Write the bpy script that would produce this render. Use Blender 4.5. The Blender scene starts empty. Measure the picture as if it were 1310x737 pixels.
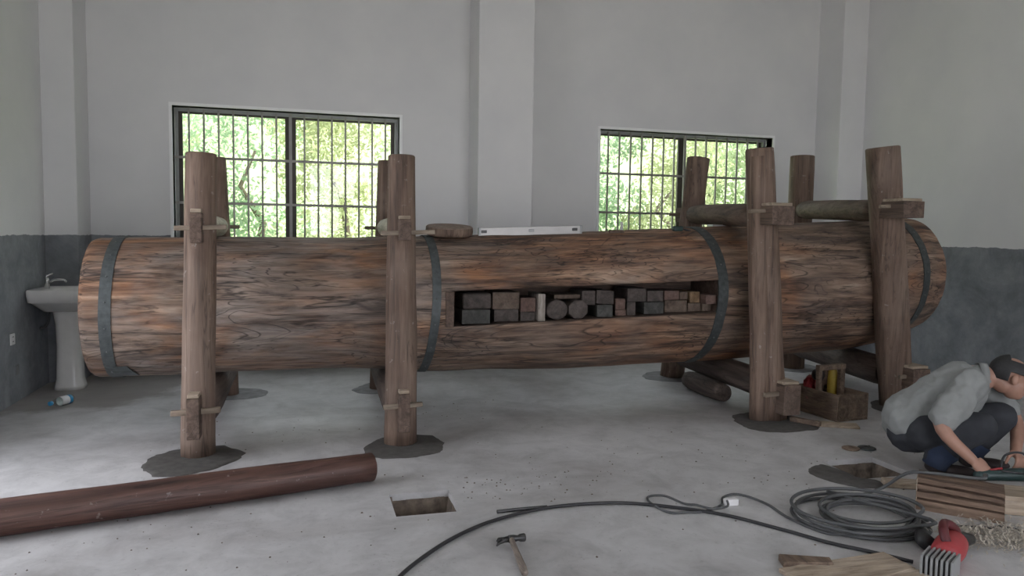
import bpy, bmesh, math, random
import numpy as np
from mathutils import Vector, Matrix, noise, Euler

# ------------------------------------------------------------------ camera, sky, sun, exposure
scene = bpy.context.scene
COL = scene.collection
cam_data = bpy.data.cameras.new('camera')
cam_data.sensor_width = 36.0
cam_data.lens = 963.15 / 1310.0 * 36.0
cam_data.clip_start = 0.02
cam = bpy.data.objects.new('camera', cam_data)
COL.objects.link(cam)
YAW, PITCH, ROLL, CAM_H = 0.27235, 0.07166, -0.014642, 1.35
_f = Vector((math.sin(YAW) * math.cos(PITCH), math.cos(YAW) * math.cos(PITCH), -math.sin(PITCH)))
_r = Vector((math.cos(YAW), -math.sin(YAW), 0))
_d = _f.cross(_r)
_r2 = _r * math.cos(ROLL) + _d * math.sin(ROLL)
_d2 = -_r * math.sin(ROLL) + _d * math.cos(ROLL)
cam.matrix_world = Matrix(((_r2.x, -_d2.x, -_f.x, 0), (_r2.y, -_d2.y, -_f.y, 0), (_r2.z, -_d2.z, -_f.z, CAM_H), (0, 0, 0, 1)))
scene.camera = cam

world = bpy.data.worlds.new('overcast_sky')
scene.world = world
world.use_nodes = True
_bg = world.node_tree.nodes['Background']
_bg.inputs['Color'].default_value = (0.91, 0.925, 1.0, 1)
_bg.inputs['Strength'].default_value = 1.0

_sun = bpy.data.lights.new('sun', 'SUN')
_sun.energy = 2.6
_sun.angle = math.radians(12)
_sun.color = (1.0, 0.95, 0.85)
sun = bpy.data.objects.new('sun', _sun)
COL.objects.link(sun)
sun.rotation_euler = Vector((-0.62, 0.03, -0.78)).to_track_quat('-Z', 'Y').to_euler()

vs = scene.view_settings
vs.view_transform = 'Standard'
vs.look = 'None'
vs.gamma = 1.0
vs.use_curve_mapping = False
vs.exposure = 2.35

# ------------------------------------------------------------------ helpers
RND = random.Random(7)
PI = math.pi


def link(o, parent=None):
    COL.objects.link(o)
    if parent is not None:
        o.parent = parent
    return o


def origin_of(parent):
    v = Vector((0, 0, 0))
    while parent is not None:
        v += parent.location
        parent = parent.parent
    return v


def mesh_obj(name, verts, faces, mats, parent=None, smooth=False, origin=None, mat_idx=None):
    """verts in world coordinates; the object sits at `origin` (parts: at their parent)."""
    base = origin_of(parent)
    o0 = Vector(origin) if origin is not None else base
    me = bpy.data.meshes.new(name)
    me.from_pydata([tuple(Vector(v) - o0) for v in verts], [], faces)
    if not isinstance(mats, (list, tuple)):
        mats = [mats]
    for m in mats:
        me.materials.append(m)
    if smooth is True:
        me.polygons.foreach_set('use_smooth', [True] * len(me.polygons))
    elif smooth:
        me.polygons.foreach_set('use_smooth', smooth)
    if mat_idx:
        me.polygons.foreach_set('material_index', mat_idx)
    me.update()
    ob = bpy.data.objects.new(name, me)
    ob.location = o0 - base
    return link(ob, parent)


def tag(o, label, cat, group=None, kind=None):
    o['label'] = label
    o['category'] = cat
    if group:
        o['group'] = group
    if kind:
        o['kind'] = kind
    return o


def struct(o, label=None, cat=None):
    o['kind'] = 'structure'
    if label:
        o['label'] = label
    if cat:
        o['category'] = cat
    return o


def empty(name, loc):
    e = bpy.data.objects.new(name, None)
    e.empty_display_size = 0.1
    e.location = loc
    return link(e)


def box(x0, x1, y0, y1, z0, z1):
    v = [(x0, y0, z0), (x1, y0, z0), (x1, y1, z0), (x0, y1, z0), (x0, y0, z1), (x1, y0, z1), (x1, y1, z1), (x0, y1, z1)]
    f = [(3, 2, 1, 0), (4, 5, 6, 7), (0, 1, 5, 4), (1, 2, 6, 5), (2, 3, 7, 6), (3, 0, 4, 7)]
    return v, f


def merge(*parts):
    V, F = [], []
    for v, f in parts:
        n = len(V)
        V += [tuple(p) for p in v]
        F += [tuple(i + n for i in q) for q in f]
    return V, F


def xform(vf, loc=(0, 0, 0), rot=(0, 0, 0), scale=(1, 1, 1)):
    m = Matrix.LocRotScale(Vector(loc), Euler(rot), Vector(scale))
    return [tuple(m @ Vector(p)) for p in vf[0]], vf[1]


def bevelled(vf, w=0.006, seg=2):
    bm = bmesh.new()
    vs_ = [bm.verts.new(p) for p in vf[0]]
    for q in vf[1]:
        bm.faces.new([vs_[i] for i in q])
    bmesh.ops.recalc_face_normals(bm, faces=bm.faces)
    bmesh.ops.bevel(bm, geom=list(bm.edges), offset=w, segments=seg, profile=0.6, affect='EDGES')
    bm.verts.index_update()
    V = [tuple(v.co) for v in bm.verts]
    F = [tuple(v.index for v in f.verts) for f in bm.faces]
    bm.free()
    return V, F


def bbox(x0, x1, y0, y1, z0, z1, w=0.006, seg=2):
    return bevelled(box(x0, x1, y0, y1, z0, z1), w, seg)


def frames(path):
    P = [Vector(p) for p in path]
    T = []
    for i in range(len(P)):
        a = P[max(i - 1, 0)]
        b = P[min(i + 1, len(P) - 1)]
        T.append((b - a).normalized())
    up = Vector((0, 0, 1)) if abs(T[0].z) < 0.9 else Vector((0, 1, 0))
    n = (up - T[0] * up.dot(T[0])).normalized()
    N = [n]
    for i in range(1, len(P)):
        n = N[-1] - T[i] * N[-1].dot(T[i])
        N.append(n.normalized())
    return P, T, N


def tube(path, radii, seg=12, cap=True, wob=0.0, seed=0.0, wfreq=3.0, flat=1.0):
    P, T, N = frames(path)
    if not isinstance(radii, (list, tuple)):
        radii = [radii] * len(P)
    V, F = [], []
    for i, p in enumerate(P):
        b = T[i].cross(N[i])
        for k in range(seg):
            a = 2 * PI * k / seg
            d = N[i] * math.cos(a) * flat + b * math.sin(a)
            r = radii[i]
            if wob:
                q = p * wfreq * 0.6 + d * 1.1 + Vector((seed, seed * 1.7, -seed))
                r *= 1 + wob * noise.noise(q) + wob * 0.5 * noise.noise(q * 3.1)
            V.append(p + d * r)
    n = len(P)
    for i in range(n - 1):
        for k in range(seg):
            k2 = (k + 1) % seg
            F.append((i * seg + k, i * seg + k2, (i + 1) * seg + k2, (i + 1) * seg + k))
    if cap:
        F.append(tuple(range(seg))[::-1])
        F.append(tuple((n - 1) * seg + k for k in range(seg)))
    return V, F


def catmull(pts, n=8, closed=False):
    P = [Vector(p) for p in pts]
    out = []
    m = len(P)
    rng = range(m) if closed else range(m - 1)
    for i in rng:
        if closed:
            p0, p1, p2, p3 = P[i - 1], P[i], P[(i + 1) % m], P[(i + 2) % m]
        else:
            p0, p1, p2, p3 = P[max(i - 1, 0)], P[i], P[i + 1], P[min(i + 2, m - 1)]
        for k in range(n):
            t = k / n
            out.append(0.5 * ((2 * p1) + (p2 - p0) * t + (2 * p0 - 5 * p1 + 4 * p2 - p3) * t * t + (3 * p1 - p0 - 3 * p2 + p3) * t ** 3))
    if not closed:
        out.append(P[-1])
    return out


def lathe(profile, seg=32, center=(0, 0, 0)):
    """profile: list of (r, z), bottom to top."""
    V, F = [], []
    for r, z in profile:
        for k in range(seg):
            a = 2 * PI * k / seg
            V.append((center[0] + r * math.cos(a), center[1] + r * math.sin(a), center[2] + z))
    for i in range(len(profile) - 1):
        for k in range(seg):
            k2 = (k + 1) % seg
            F.append((i * seg + k, i * seg + k2, (i + 1) * seg + k2, (i + 1) * seg + k))
    F.append(tuple(range(seg))[::-1])
    F.append(tuple((len(profile) - 1) * seg + k for k in range(seg)))
    return V, F


def ellipsoid(c, r, rot=(0, 0, 0), seg=24, rings=14):
    V, F = [], []
    m = Matrix.LocRotScale(Vector(c), Euler(rot), Vector(r))
    for i in range(1, rings):
        th = PI * i / rings
        for k in range(seg):
            a = 2 * PI * k / seg
            V.append(m @ Vector((math.sin(th) * math.cos(a), math.sin(th) * math.sin(a), math.cos(th))))
    top = len(V)
    V.append(m @ Vector((0, 0, 1)))
    V.append(m @ Vector((0, 0, -1)))
    for i in range(rings - 2):
        for k in range(seg):
            k2 = (k + 1) % seg
            F.append((i * seg + k, (i + 1) * seg + k, (i + 1) * seg + k2, i * seg + k2))
    for k in range(seg):
        k2 = (k + 1) % seg
        F.append((top, k, k2))
        F.append((top + 1, (rings - 2) * seg + k2, (rings - 2) * seg + k))
    return V, F


# ------------------------------------------------------------------ materials
def new_mat(name):
    m = bpy.data.materials.new(name)
    m.use_nodes = True
    nt = m.node_tree
    return m, nt, nt.nodes['Principled BSDF']


def coords(nt, scale=(1, 1, 1), rand=True, kind='Object'):
    tc = nt.nodes.new('ShaderNodeTexCoord')
    mp = nt.nodes.new('ShaderNodeMapping')
    mp.inputs['Scale'].default_value = scale
    nt.links.new(tc.outputs[kind], mp.inputs['Vector'])
    if rand:
        oi = nt.nodes.new('ShaderNodeObjectInfo')
        mu = nt.nodes.new('ShaderNodeMath')
        mu.operation = 'MULTIPLY'
        mu.inputs[1].default_value = 37.0
        nt.links.new(oi.outputs['Random'], mu.inputs[0])
        nt.links.new(mu.outputs[0], mp.inputs['Location'])
    return mp.outputs['Vector']


def noise_node(nt, vec, scale, detail=6, rough=0.6, dist=0.0):
    n = nt.nodes.new('ShaderNodeTexNoise')
    n.inputs['Scale'].default_value = scale
    n.inputs['Detail'].default_value = detail
    n.inputs['Roughness'].default_value = rough
    n.inputs['Distortion'].default_value = dist
    nt.links.new(vec, n.inputs['Vector'])
    return n.outputs['Fac']


def ramp(nt, fac, stops):
    r = nt.nodes.new('ShaderNodeValToRGB')
    el = r.color_ramp.elements
    while len(el) < len(stops):
        el.new(0.5)
    for e, (p, c) in zip(el, stops):
        e.position = p
        e.color = (c[0], c[1], c[2], 1) if not isinstance(c, (int, float)) else (c, c, c, 1)
    nt.links.new(fac, r.inputs['Fac'])
    return r.outputs['Color']


def mix(nt, a, b, fac, mode='MIX'):
    m = nt.nodes.new('ShaderNodeMix')
    m.data_type = 'RGBA'
    m.blend_type = mode
    for sock, v in ((m.inputs['Factor'], fac), (m.inputs[6], a), (m.inputs[7], b)):
        if isinstance(v, (int, float)):
            sock.default_value = v
        elif isinstance(v, tuple):
            sock.default_value = (v[0], v[1], v[2], 1)
        else:
            nt.links.new(v, sock)
    return m.outputs[2]


def bump(nt, bsdf, h, strength=0.3, dist=0.01):
    b = nt.nodes.new('ShaderNodeBump')
    b.inputs['Strength'].default_value = strength
    b.inputs['Distance'].default_value = dist
    nt.links.new(h, b.inputs['Height'])
    nt.links.new(b.outputs['Normal'], bsdf.inputs['Normal'])


def plain(name, c, rough=0.6, metal=0.0, var=0.12, vscale=14.0):
    m, nt, b = new_mat(name)
    v = coords(nt)
    n = noise_node(nt, v, vscale, 5)
    lo = tuple(x * (1 - var) for x in c)
    hi = tuple(min(x * (1 + var), 1) for x in c)
    nt.links.new(ramp(nt, n, [(0.3, lo), (0.7, hi)]), b.inputs['Base Color'])
    b.inputs['Roughness'].default_value = rough
    b.inputs['Metallic'].default_value = metal
    bump(nt, b, n, 0.06, 0.004)
    return m


def wood(name, dark, mid, light, axis='X', grain=9.0, stretch=0.09, crack=0.55, blotch=None, blotch_amt=0.5, rough=0.72, bmp=0.5, rand=True, pale=0.0):
    m, nt, b = new_mat(name)
    sc = [grain] * 3
    sc['XYZ'.index(axis)] = grain * stretch
    v = coords(nt, tuple(sc), rand)
    v1 = coords(nt, (1, 1, 1), rand)
    n1 = noise_node(nt, v, 1.0, 9, 0.62, 0.9)
    n2 = noise_node(nt, v, 2.6, 6, 0.65, 0.4)
    col = ramp(nt, n1, [(0.28, dark), (0.48, mid), (0.72, light)])
    col = mix(nt, col, ramp(nt, n2, [(0.25, 0.35), (0.6, 1.0)]), 0.75, 'MULTIPLY')
    big = noise_node(nt, v1, 2.2, 3, 0.5, 0.5)
    if blotch:
        col = mix(nt, col, blotch, mix_fac(nt, ramp(nt, big, [(0.48, 0.0), (0.66, 1.0)]), blotch_amt))
    # long dark cracks along the grain
    sc2 = [grain * 0.8] * 3
    sc2['XYZ'.index(axis)] = grain * 0.8 * stretch * 0.6
    v2 = coords(nt, tuple(sc2), rand)
    n3 = noise_node(nt, v2, 1.0, 4, 0.55, 1.4)
    cr = nt.nodes.new('ShaderNodeMath')
    cr.operation = 'SUBTRACT'
    cr.inputs[1].default_value = 0.5
    nt.links.new(n3, cr.inputs[0])
    ab = nt.nodes.new('ShaderNodeMath')
    ab.operation = 'ABSOLUTE'
    nt.links.new(cr.outputs[0], ab.inputs[0])
    line = ramp(nt, ab.outputs[0], [(0.0, 0.18), (0.022, 1.0)])
    col = mix(nt, col, line, crack, 'MULTIPLY')
    if pale:
        n4 = noise_node(nt, v1, 23.0, 4, 0.6)
        col = mix(nt, col, (0.42, 0.38, 0.35), mix_fac(nt, ramp(nt, n4, [(0.66, 0.0), (0.72, 1.0)]), pale))
    nt.links.new(col, b.inputs['Base Color'])
    b.inputs['Roughness'].default_value = rough
    hh = mix(nt, n2, line, 0.5, 'MULTIPLY')
    bump(nt, b, hh, bmp, 0.012)
    return m


def mathn(nt, op, a, b=None):
    m = nt.nodes.new('ShaderNodeMath')
    m.operation = op
    for i, v_ in enumerate((a, b)):
        if v_ is None:
            continue
        if isinstance(v_, (int, float)):
            m.inputs[i].default_value = v_
        else:
            nt.links.new(v_, m.inputs[i])
    return m.outputs[0]


def trunk_mat():
    """old debarked trunk: weathered grey-pink streaks, warm patches, wavy dark grain lines and checks"""
    m, nt, b = new_mat('old_trunk_wood')
    vs1 = coords(nt, (0.9, 8.0, 8.0), False)
    vs2 = coords(nt, (3.6, 26.0, 26.0), False)
    vs3 = coords(nt, (0.75, 3.4, 3.4), False)
    vs4 = coords(nt, (1.0, 1.6, 1.6), False)
    n1 = noise_node(nt, vs1, 1.0, 8, 0.6, 1.6)
    n2 = noise_node(nt, vs2, 1.0, 6, 0.65, 0.6)
    col = ramp(nt, n1, [(0.31, (0.050, 0.029, 0.020)), (0.46, (0.170, 0.105, 0.070)), (0.60, (0.31, 0.21, 0.147)), (0.76, (0.52, 0.405, 0.315))])
    col = mix(nt, col, ramp(nt, n2, [(0.28, 0.35), (0.56, 1.0)]), 0.7, 'MULTIPLY')
    # warm orange-brown and grey weathered zones
    z1 = noise_node(nt, vs4, 1.1, 3, 0.55, 0.7)
    col = mix(nt, col, mix(nt, col, (1.28, 0.90, 0.62), 1.0, 'MULTIPLY'), ramp(nt, z1, [(0.44, 0.0), (0.60, 0.9)]))
    z2 = noise_node(nt, coords(nt, (0.8, 2.2, 2.2), False), 1.3, 4, 0.6, 0.9)
    tc = nt.nodes.new('ShaderNodeTexCoord')
    sp = nt.nodes.new('ShaderNodeSeparateXYZ')
    nt.links.new(tc.outputs['Object'], sp.inputs[0])
    leftness = ramp(nt, mathn(nt, 'MULTIPLY', sp.outputs['X'], -0.2), [(0.0, 0.30), (0.45, 1.0)])
    grey = mix_fac(nt, mathn(nt, 'MULTIPLY', ramp(nt, z2, [(0.36, 0.0), (0.58, 1.0)]), leftness), 0.8)
    col = mix(nt, col, mix(nt, (0.33, 0.285, 0.255), ramp(nt, n2, [(0.30, 0.2), (0.60, 1.0)]), 0.9, 'MULTIPLY'), grey)
    # wavy grain figure: thin dark contour lines of a slow noise
    n3 = noise_node(nt, vs3, 1.0, 3, 0.5, 1.2)
    wv = mathn(nt, 'ABSOLUTE', mathn(nt, 'SINE', mathn(nt, 'MULTIPLY', n3, 46.0)))
    line = ramp(nt, wv, [(0.0, 0.12), (0.34, 1.0)])
    lm = ramp(nt, noise_node(nt, vs4, 1.9, 3, 0.5), [(0.40, 0.0), (0.54, 0.85)])
    col = mix(nt, col, line, lm, 'MULTIPLY')
    # deep checks along the length
    n5 = noise_node(nt, coords(nt, (0.45, 7.5, 7.5), False), 1.0, 5, 0.6, 1.0)
    ck = mathn(nt, 'ABSOLUTE', mathn(nt, 'SUBTRACT', n5, 0.5))
    chk_ = ramp(nt, ck, [(0.0, 0.10), (0.022, 1.0)])
    cm = ramp(nt, noise_node(nt, coords(nt, (1.1, 3.0, 3.0), False), 1.4, 3, 0.5), [(0.42, 0.0), (0.55, 0.9)])
    col = mix(nt, col, chk_, cm, 'MULTIPLY')
    # dark stained patches
    z3 = noise_node(nt, coords(nt, (0.9, 2.6, 2.6), False), 1.7, 6, 0.66, 0.8)
    col = mix(nt, col, (0.055, 0.042, 0.036), ramp(nt, z3, [(0.57, 0.0), (0.70, 0.75)]))
    nt.links.new(col, b.inputs['Base Color'])
    b.inputs['Roughness'].default_value = 0.7
    hh = mix(nt, mix(nt, n2, chk_, 0.6, 'MULTIPLY'), n1, 0.3)
    bump(nt, b, hh, 0.75, 0.016)
    return m


def mix_fac(nt, col, k):
    mu = nt.nodes.new('ShaderNodeMath')
    mu.operation = 'MULTIPLY'
    mu.inputs[1].default_value = k
    nt.links.new(col, mu.inputs[0])
    return mu.outputs[0]


def end_grain(name, c0, c1, axis='X'):
    m, nt, b = new_mat(name)
    v = coords(nt, (1, 1, 1))
    n = noise_node(nt, v, 34.0, 6, 0.7)
    nt.links.new(ramp(nt, n, [(0.3, c0), (0.7, c1)]), b.inputs['Base Color'])
    b.inputs['Roughness'].default_value = 0.85
    bump(nt, b, n, 0.5, 0.008)
    return m


def wall_mat():
    m, nt, b = new_mat('plaster_with_cement_dado')
    tc = nt.nodes.new('ShaderNodeTexCoord')
    sep = nt.nodes.new('ShaderNodeSeparateXYZ')
    nt.links.new(tc.outputs['Object'], sep.inputs[0])
    v = tc.outputs['Object']
    edge = noise_node(nt, v, 5.0, 5, 0.65)
    ad = nt.nodes.new('ShaderNodeMath')
    ad.operation = 'MULTIPLY_ADD'
    ad.inputs[1].default_value = 0.05
    nt.links.new(edge, ad.inputs[0])
    nt.links.new(sep.outputs['Z'], ad.inputs[2])
    gt = nt.nodes.new('ShaderNodeMath')
    gt.operation = 'GREATER_THAN'
    gt.inputs[1].default_value = 1.31
    nt.links.new(ad.outputs[0], gt.inputs[0])
    n1 = noise_node(nt, v, 1.3, 4, 0.6)
    white = ramp(nt, n1, [(0.3, (0.73, 0.73, 0.735)), (0.7, (0.80, 0.795, 0.79))])
    n2 = noise_node(nt, v, 2.4, 7, 0.68, 0.6)
    n3 = noise_node(nt, v, 11.0, 5, 0.7)
    cem = ramp(nt, n2, [(0.28, (0.17, 0.18, 0.195)), (0.5, (0.25, 0.265, 0.285)), (0.74, (0.35, 0.365, 0.385))])
    cem = mix(nt, cem, ramp(nt, n3, [(0.3, 0.72), (0.7, 1.0)]), 0.8, 'MULTIPLY')
    nt.links.new(mix(nt, cem, white, gt.outputs[0]), b.inputs['Base Color'])
    b.inputs['Roughness'].default_value = 0.8
    bump(nt, b, n3, 0.08, 0.006)
    return m


def floor_mat():
    m, nt, b = new_mat('trowelled_concrete')
    tc = nt.nodes.new('ShaderNodeTexCoord')
    v = tc.outputs['Object']
    n1 = noise_node(nt, v, 0.7, 6, 0.6, 0.8)
    n2 = noise_node(nt, v, 4.5, 8, 0.7, 0.5)
    n3 = noise_node(nt, v, 26.0, 5, 0.7)
    n4 = noise_node(nt, v, 60.0, 3, 0.6)
    col = ramp(nt, n1, [(0.32, (0.40, 0.385, 0.38)), (0.5, (0.56, 0.555, 0.557)), (0.68, (0.66, 0.655, 0.658))])
    col = mix(nt, col, ramp(nt, n2, [(0.28, 0.60), (0.58, 1.0)]), 0.7, 'MULTIPLY')
    col = mix(nt, col, ramp(nt, n3, [(0.27, 0.55), (0.42, 1.0)]), 0.5, 'MULTIPLY')
    # crumbs and specks of dirt
    msk = noise_node(nt, v, 1.9, 3, 0.5)
    dots = mix(nt, ramp(nt, n4, [(0.62, 0.0), (0.68, 1.0)]), ramp(nt, msk, [(0.52, 0.0), (0.64, 1.0)]), 1.0, 'MULTIPLY')
    col = mix(nt, col, (0.22, 0.20, 0.185), mix_fac(nt, dots, 0.6))
    # brown unpainted screed in the corner by the basin
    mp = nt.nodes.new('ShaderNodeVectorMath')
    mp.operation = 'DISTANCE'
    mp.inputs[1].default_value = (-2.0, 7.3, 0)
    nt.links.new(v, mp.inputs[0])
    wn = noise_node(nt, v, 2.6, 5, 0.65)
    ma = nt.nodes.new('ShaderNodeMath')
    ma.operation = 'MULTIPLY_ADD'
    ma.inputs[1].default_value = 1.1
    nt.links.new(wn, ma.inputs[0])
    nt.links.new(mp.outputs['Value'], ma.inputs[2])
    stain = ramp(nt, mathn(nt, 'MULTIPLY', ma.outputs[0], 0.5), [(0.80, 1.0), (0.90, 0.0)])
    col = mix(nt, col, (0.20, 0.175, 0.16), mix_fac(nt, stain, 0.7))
    nt.links.new(col, b.inputs['Base Color'])
    b.inputs['Roughness'].default_value = 0.5
    bump(nt, b, n2, 0.10, 0.01)
    return m


M = {}
M['wall'] = wall_mat()
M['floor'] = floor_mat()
M['white_paint'] = plain('white_paint', (0.78, 0.78, 0.78), 0.7, 0, 0.05)
M['white_trim'] = plain('white_trim', (0.93, 0.93, 0.93), 0.4, 0, 0.02)
M['ceiling'] = plain('ceiling_white', (0.75, 0.75, 0.75), 0.8, 0, 0.04, 2)
M['trunk'] = trunk_mat()
M['slot'] = wood('slot_wood', (0.05, 0.032, 0.025), (0.11, 0.072, 0.055), (0.20, 0.14, 0.11), 'X', 10, 0.12, 0.5)
M['post'] = wood('post_wood', (0.075, 0.047, 0.034), (0.170, 0.110, 0.080), (0.285, 0.200, 0.150), 'Z', 13, 0.07, 0.5, (0.27, 0.205, 0.165), 0.35, 0.7, 0.4, pale=0.45)
M['post_end'] = end_grain('post_end', (0.14, 0.10, 0.08), (0.32, 0.24, 0.195))
M['beam'] = wood('beam_wood', (0.055, 0.038, 0.029), (0.135, 0.090, 0.068), (0.225, 0.155, 0.12), 'Y', 13, 0.08, 0.5, (0.20, 0.15, 0.12), 0.35, 0.75, 0.4)
M['beam_low'] = wood('low_beam_wood', (0.045, 0.034, 0.03), (0.11, 0.082, 0.07), (0.19, 0.145, 0.12), 'Y', 11, 0.09, 0.5)
M['beam_pale'] = wood('peeled_beam_wood', (0.30, 0.25, 0.19), (0.50, 0.45, 0.37), (0.66, 0.61, 0.52), 'Y', 12, 0.08, 0.3)
M['fresh'] = wood('fresh_cut_wood', (0.30, 0.23, 0.17), (0.46, 0.37, 0.28), (0.60, 0.50, 0.40), 'X', 16, 0.12, 0.25)
M['peg'] = wood('peg_wood', (0.16, 0.125, 0.095), (0.28, 0.22, 0.165), (0.40, 0.33, 0.26), 'X', 20, 0.12, 0.3)
M['pole'] = wood('stained_pole_wood', (0.045, 0.022, 0.017), (0.105, 0.050, 0.039), (0.20, 0.115, 0.09), 'X', 12, 0.08, 0.45, (0.15, 0.075, 0.055), 0.4, 0.5, 0.35, pale=0.35)
M['tool_wood'] = wood('tool_box_wood', (0.09, 0.06, 0.045), (0.20, 0.14, 0.10), (0.31, 0.23, 0.17), 'Y', 16, 0.12, 0.5)
M['block'] = wood('grooved_block_wood', (0.075, 0.045, 0.032), (0.165, 0.105, 0.072), (0.27, 0.185, 0.13), 'X', 16, 0.1, 0.5)
M['iron'] = plain('old_iron', (0.065, 0.075, 0.075), 0.55, 0.35, 0.3, 30)
M['iron_grey'] = plain('grey_strap_iron', (0.075, 0.086, 0.088), 0.55, 0.3, 0.25, 30)
M['rivet'] = plain('rivet_metal', (0.16, 0.17, 0.17), 0.5, 0.5)
M['mortar'] = plain('wet_mortar', (0.088, 0.083, 0.078), 0.85, 0, 0.3, 18)
M['mortar_dry'] = plain('dry_mortar', (0.24, 0.24, 0.245), 0.85, 0, 0.25, 14)
M['pit'] = plain('pit_earth', (0.15, 0.12, 0.095), 0.95, 0, 0.6, 16)
M['alu'] = plain('grey_aluminium', (0.33, 0.34, 0.34), 0.45, 0.3, 0.08)
M['bronze'] = plain('brown_sash', (0.055, 0.045, 0.038), 0.45, 0.2, 0.15)
M['bar'] = plain('grille_steel', (0.30, 0.29, 0.27), 0.45, 0.3, 0.1)
M['ceramic'] = plain('white_ceramic', (0.80, 0.79, 0.77), 0.18, 0, 0.03)
M['chrome'] = plain('chrome', (0.62, 0.62, 0.62), 0.22, 0.9, 0.05)
M['plastic_white'] = plain('white_plastic', (0.78, 0.78, 0.78), 0.4, 0, 0.03)
M['black_rubber'] = plain('black_rubber', (0.028, 0.028, 0.03), 0.5, 0, 0.2)
M['grey_rubber'] = plain('grey_cable', (0.085, 0.088, 0.09), 0.5, 0, 0.15)
M['steel'] = plain('dark_steel', (0.06, 0.06, 0.06), 0.4, 0.6, 0.2)
M['hammer_handle'] = wood('hammer_handle', (0.14, 0.11, 0.09), (0.25, 0.205, 0.17), (0.36, 0.30, 0.25), 'Y', 30, 0.1, 0.4)
M['red'] = plain('red_plastic', (0.36, 0.045, 0.05), 0.45, 0, 0.12)
M['dark_red'] = plain('dark_red_plastic', (0.10, 0.02, 0.024), 0.5, 0, 0.12)
M['yellow'] = plain('yellow_plastic', (0.55, 0.40, 0.07), 0.5, 0, 0.1)
M['green_tool'] = plain('dark_green_tool', (0.025, 0.05, 0.048), 0.45, 0, 0.15)
M['blue'] = plain('blue_plastic', (0.05, 0.30, 0.55), 0.4, 0, 0.1)
M['level'] = plain('level_aluminium', (0.46, 0.45, 0.44), 0.4, 0.25, 0.06)
M['skin'] = plain('skin', (0.40, 0.225, 0.165), 0.5, 0, 0.08, 18)
M['shirt'] = plain('grey_shirt', (0.26, 0.27, 0.265), 0.9, 0, 0.10, 9)
M['trousers'] = plain('dark_trousers', (0.035, 0.038, 0.045), 0.9, 0, 0.2, 10)
M['denim'] = plain('navy_hem', (0.03, 0.045, 0.085), 0.9, 0, 0.2, 10)
M['hair'] = plain('dark_hair', (0.022, 0.022, 0.023), 0.6, 0, 0.3, 90)
M['eye'] = plain('eye', (0.5, 0.48, 0.45), 0.3)
M['shoe'] = plain('dark_shoe', (0.03, 0.02, 0.02), 0.6)
M['shaving'] = plain('pale_shavings', (0.52, 0.47, 0.40), 0.8, 0, 0.2, 30)
M['sack'] = plain('pale_sack', (0.50, 0.50, 0.47), 0.8, 0, 0.1, 20)
M['bark'] = plain('tree_bark', (0.12, 0.095, 0.07), 0.9, 0, 0.3, 9)


def leaf_mat(name, c):
    m, nt, b = new_mat(name)
    v = coords(nt)
    n = noise_node(nt, v, 1.6, 4, 0.6)
    col = ramp(nt, n, [(0.3, tuple(x * 0.72 for x in c)), (0.7, tuple(min(1, x * 1.2) for x in c))])
    nt.links.new(col, b.inputs['Base Color'])
    b.inputs['Roughness'].default_value = 0.6
    tr = nt.nodes.new('ShaderNodeBsdfTranslucent')
    nt.links.new(col, tr.inputs['Color'])
    mx = nt.nodes.new('ShaderNodeMixShader')
    mx.inputs[0].default_value = 0.5
    out = nt.nodes['Material Output']
    nt.links.new(b.outputs[0], mx.inputs[1])
    nt.links.new(tr.outputs[0], mx.inputs[2])
    nt.links.new(mx.outputs[0], out.inputs['Surface'])
    return m


def glass_mat(name='window_glass'):
    m, nt, b = new_mat(name)
    t = nt.nodes.new('ShaderNodeBsdfTransparent')
    t.inputs['Color'].default_value = (0.94, 0.97, 0.95, 1)
    g = nt.nodes.new('ShaderNodeBsdfGlossy')
    g.inputs['Roughness'].default_value = 0.03
    mx = nt.nodes.new('ShaderNodeMixShader')
    mx.inputs[0].default_value = 0.05
    nt.links.new(t.outputs[0], mx.inputs[1])
    nt.links.new(g.outputs[0], mx.inputs[2])
    nt.links.new(mx.outputs[0], nt.nodes['Material Output'].inputs['Surface'])
    return m


M['glass'] = glass_mat()
M['clear'] = glass_mat('clear_plastic')
M['leaf_a'] = leaf_mat('leaf_light', (0.37, 0.44, 0.25))
M['leaf_b'] = leaf_mat('leaf_yellow', (0.43, 0.46, 0.26))
M['leaf_c'] = leaf_mat('leaf_fresh', (0.28, 0.39, 0.24))
M['grass'] = plain('grass_ground', (0.25, 0.31, 0.15), 0.9, 0, 0.35, 1.5)
M['yard'] = plain('yard_concrete', (0.50, 0.49, 0.47), 0.9, 0, 0.1, 1.5)

# ------------------------------------------------------------------ the room
XL, XR, YB, YF, ZC = -2.13, 6.2, 7.75, -2.2, 4.3
TH = 0.28
W1 = (-1.167, 0.957, 1.02, 2.507)
W2 = (3.137, 5.29, 1.02, 2.507)


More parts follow.
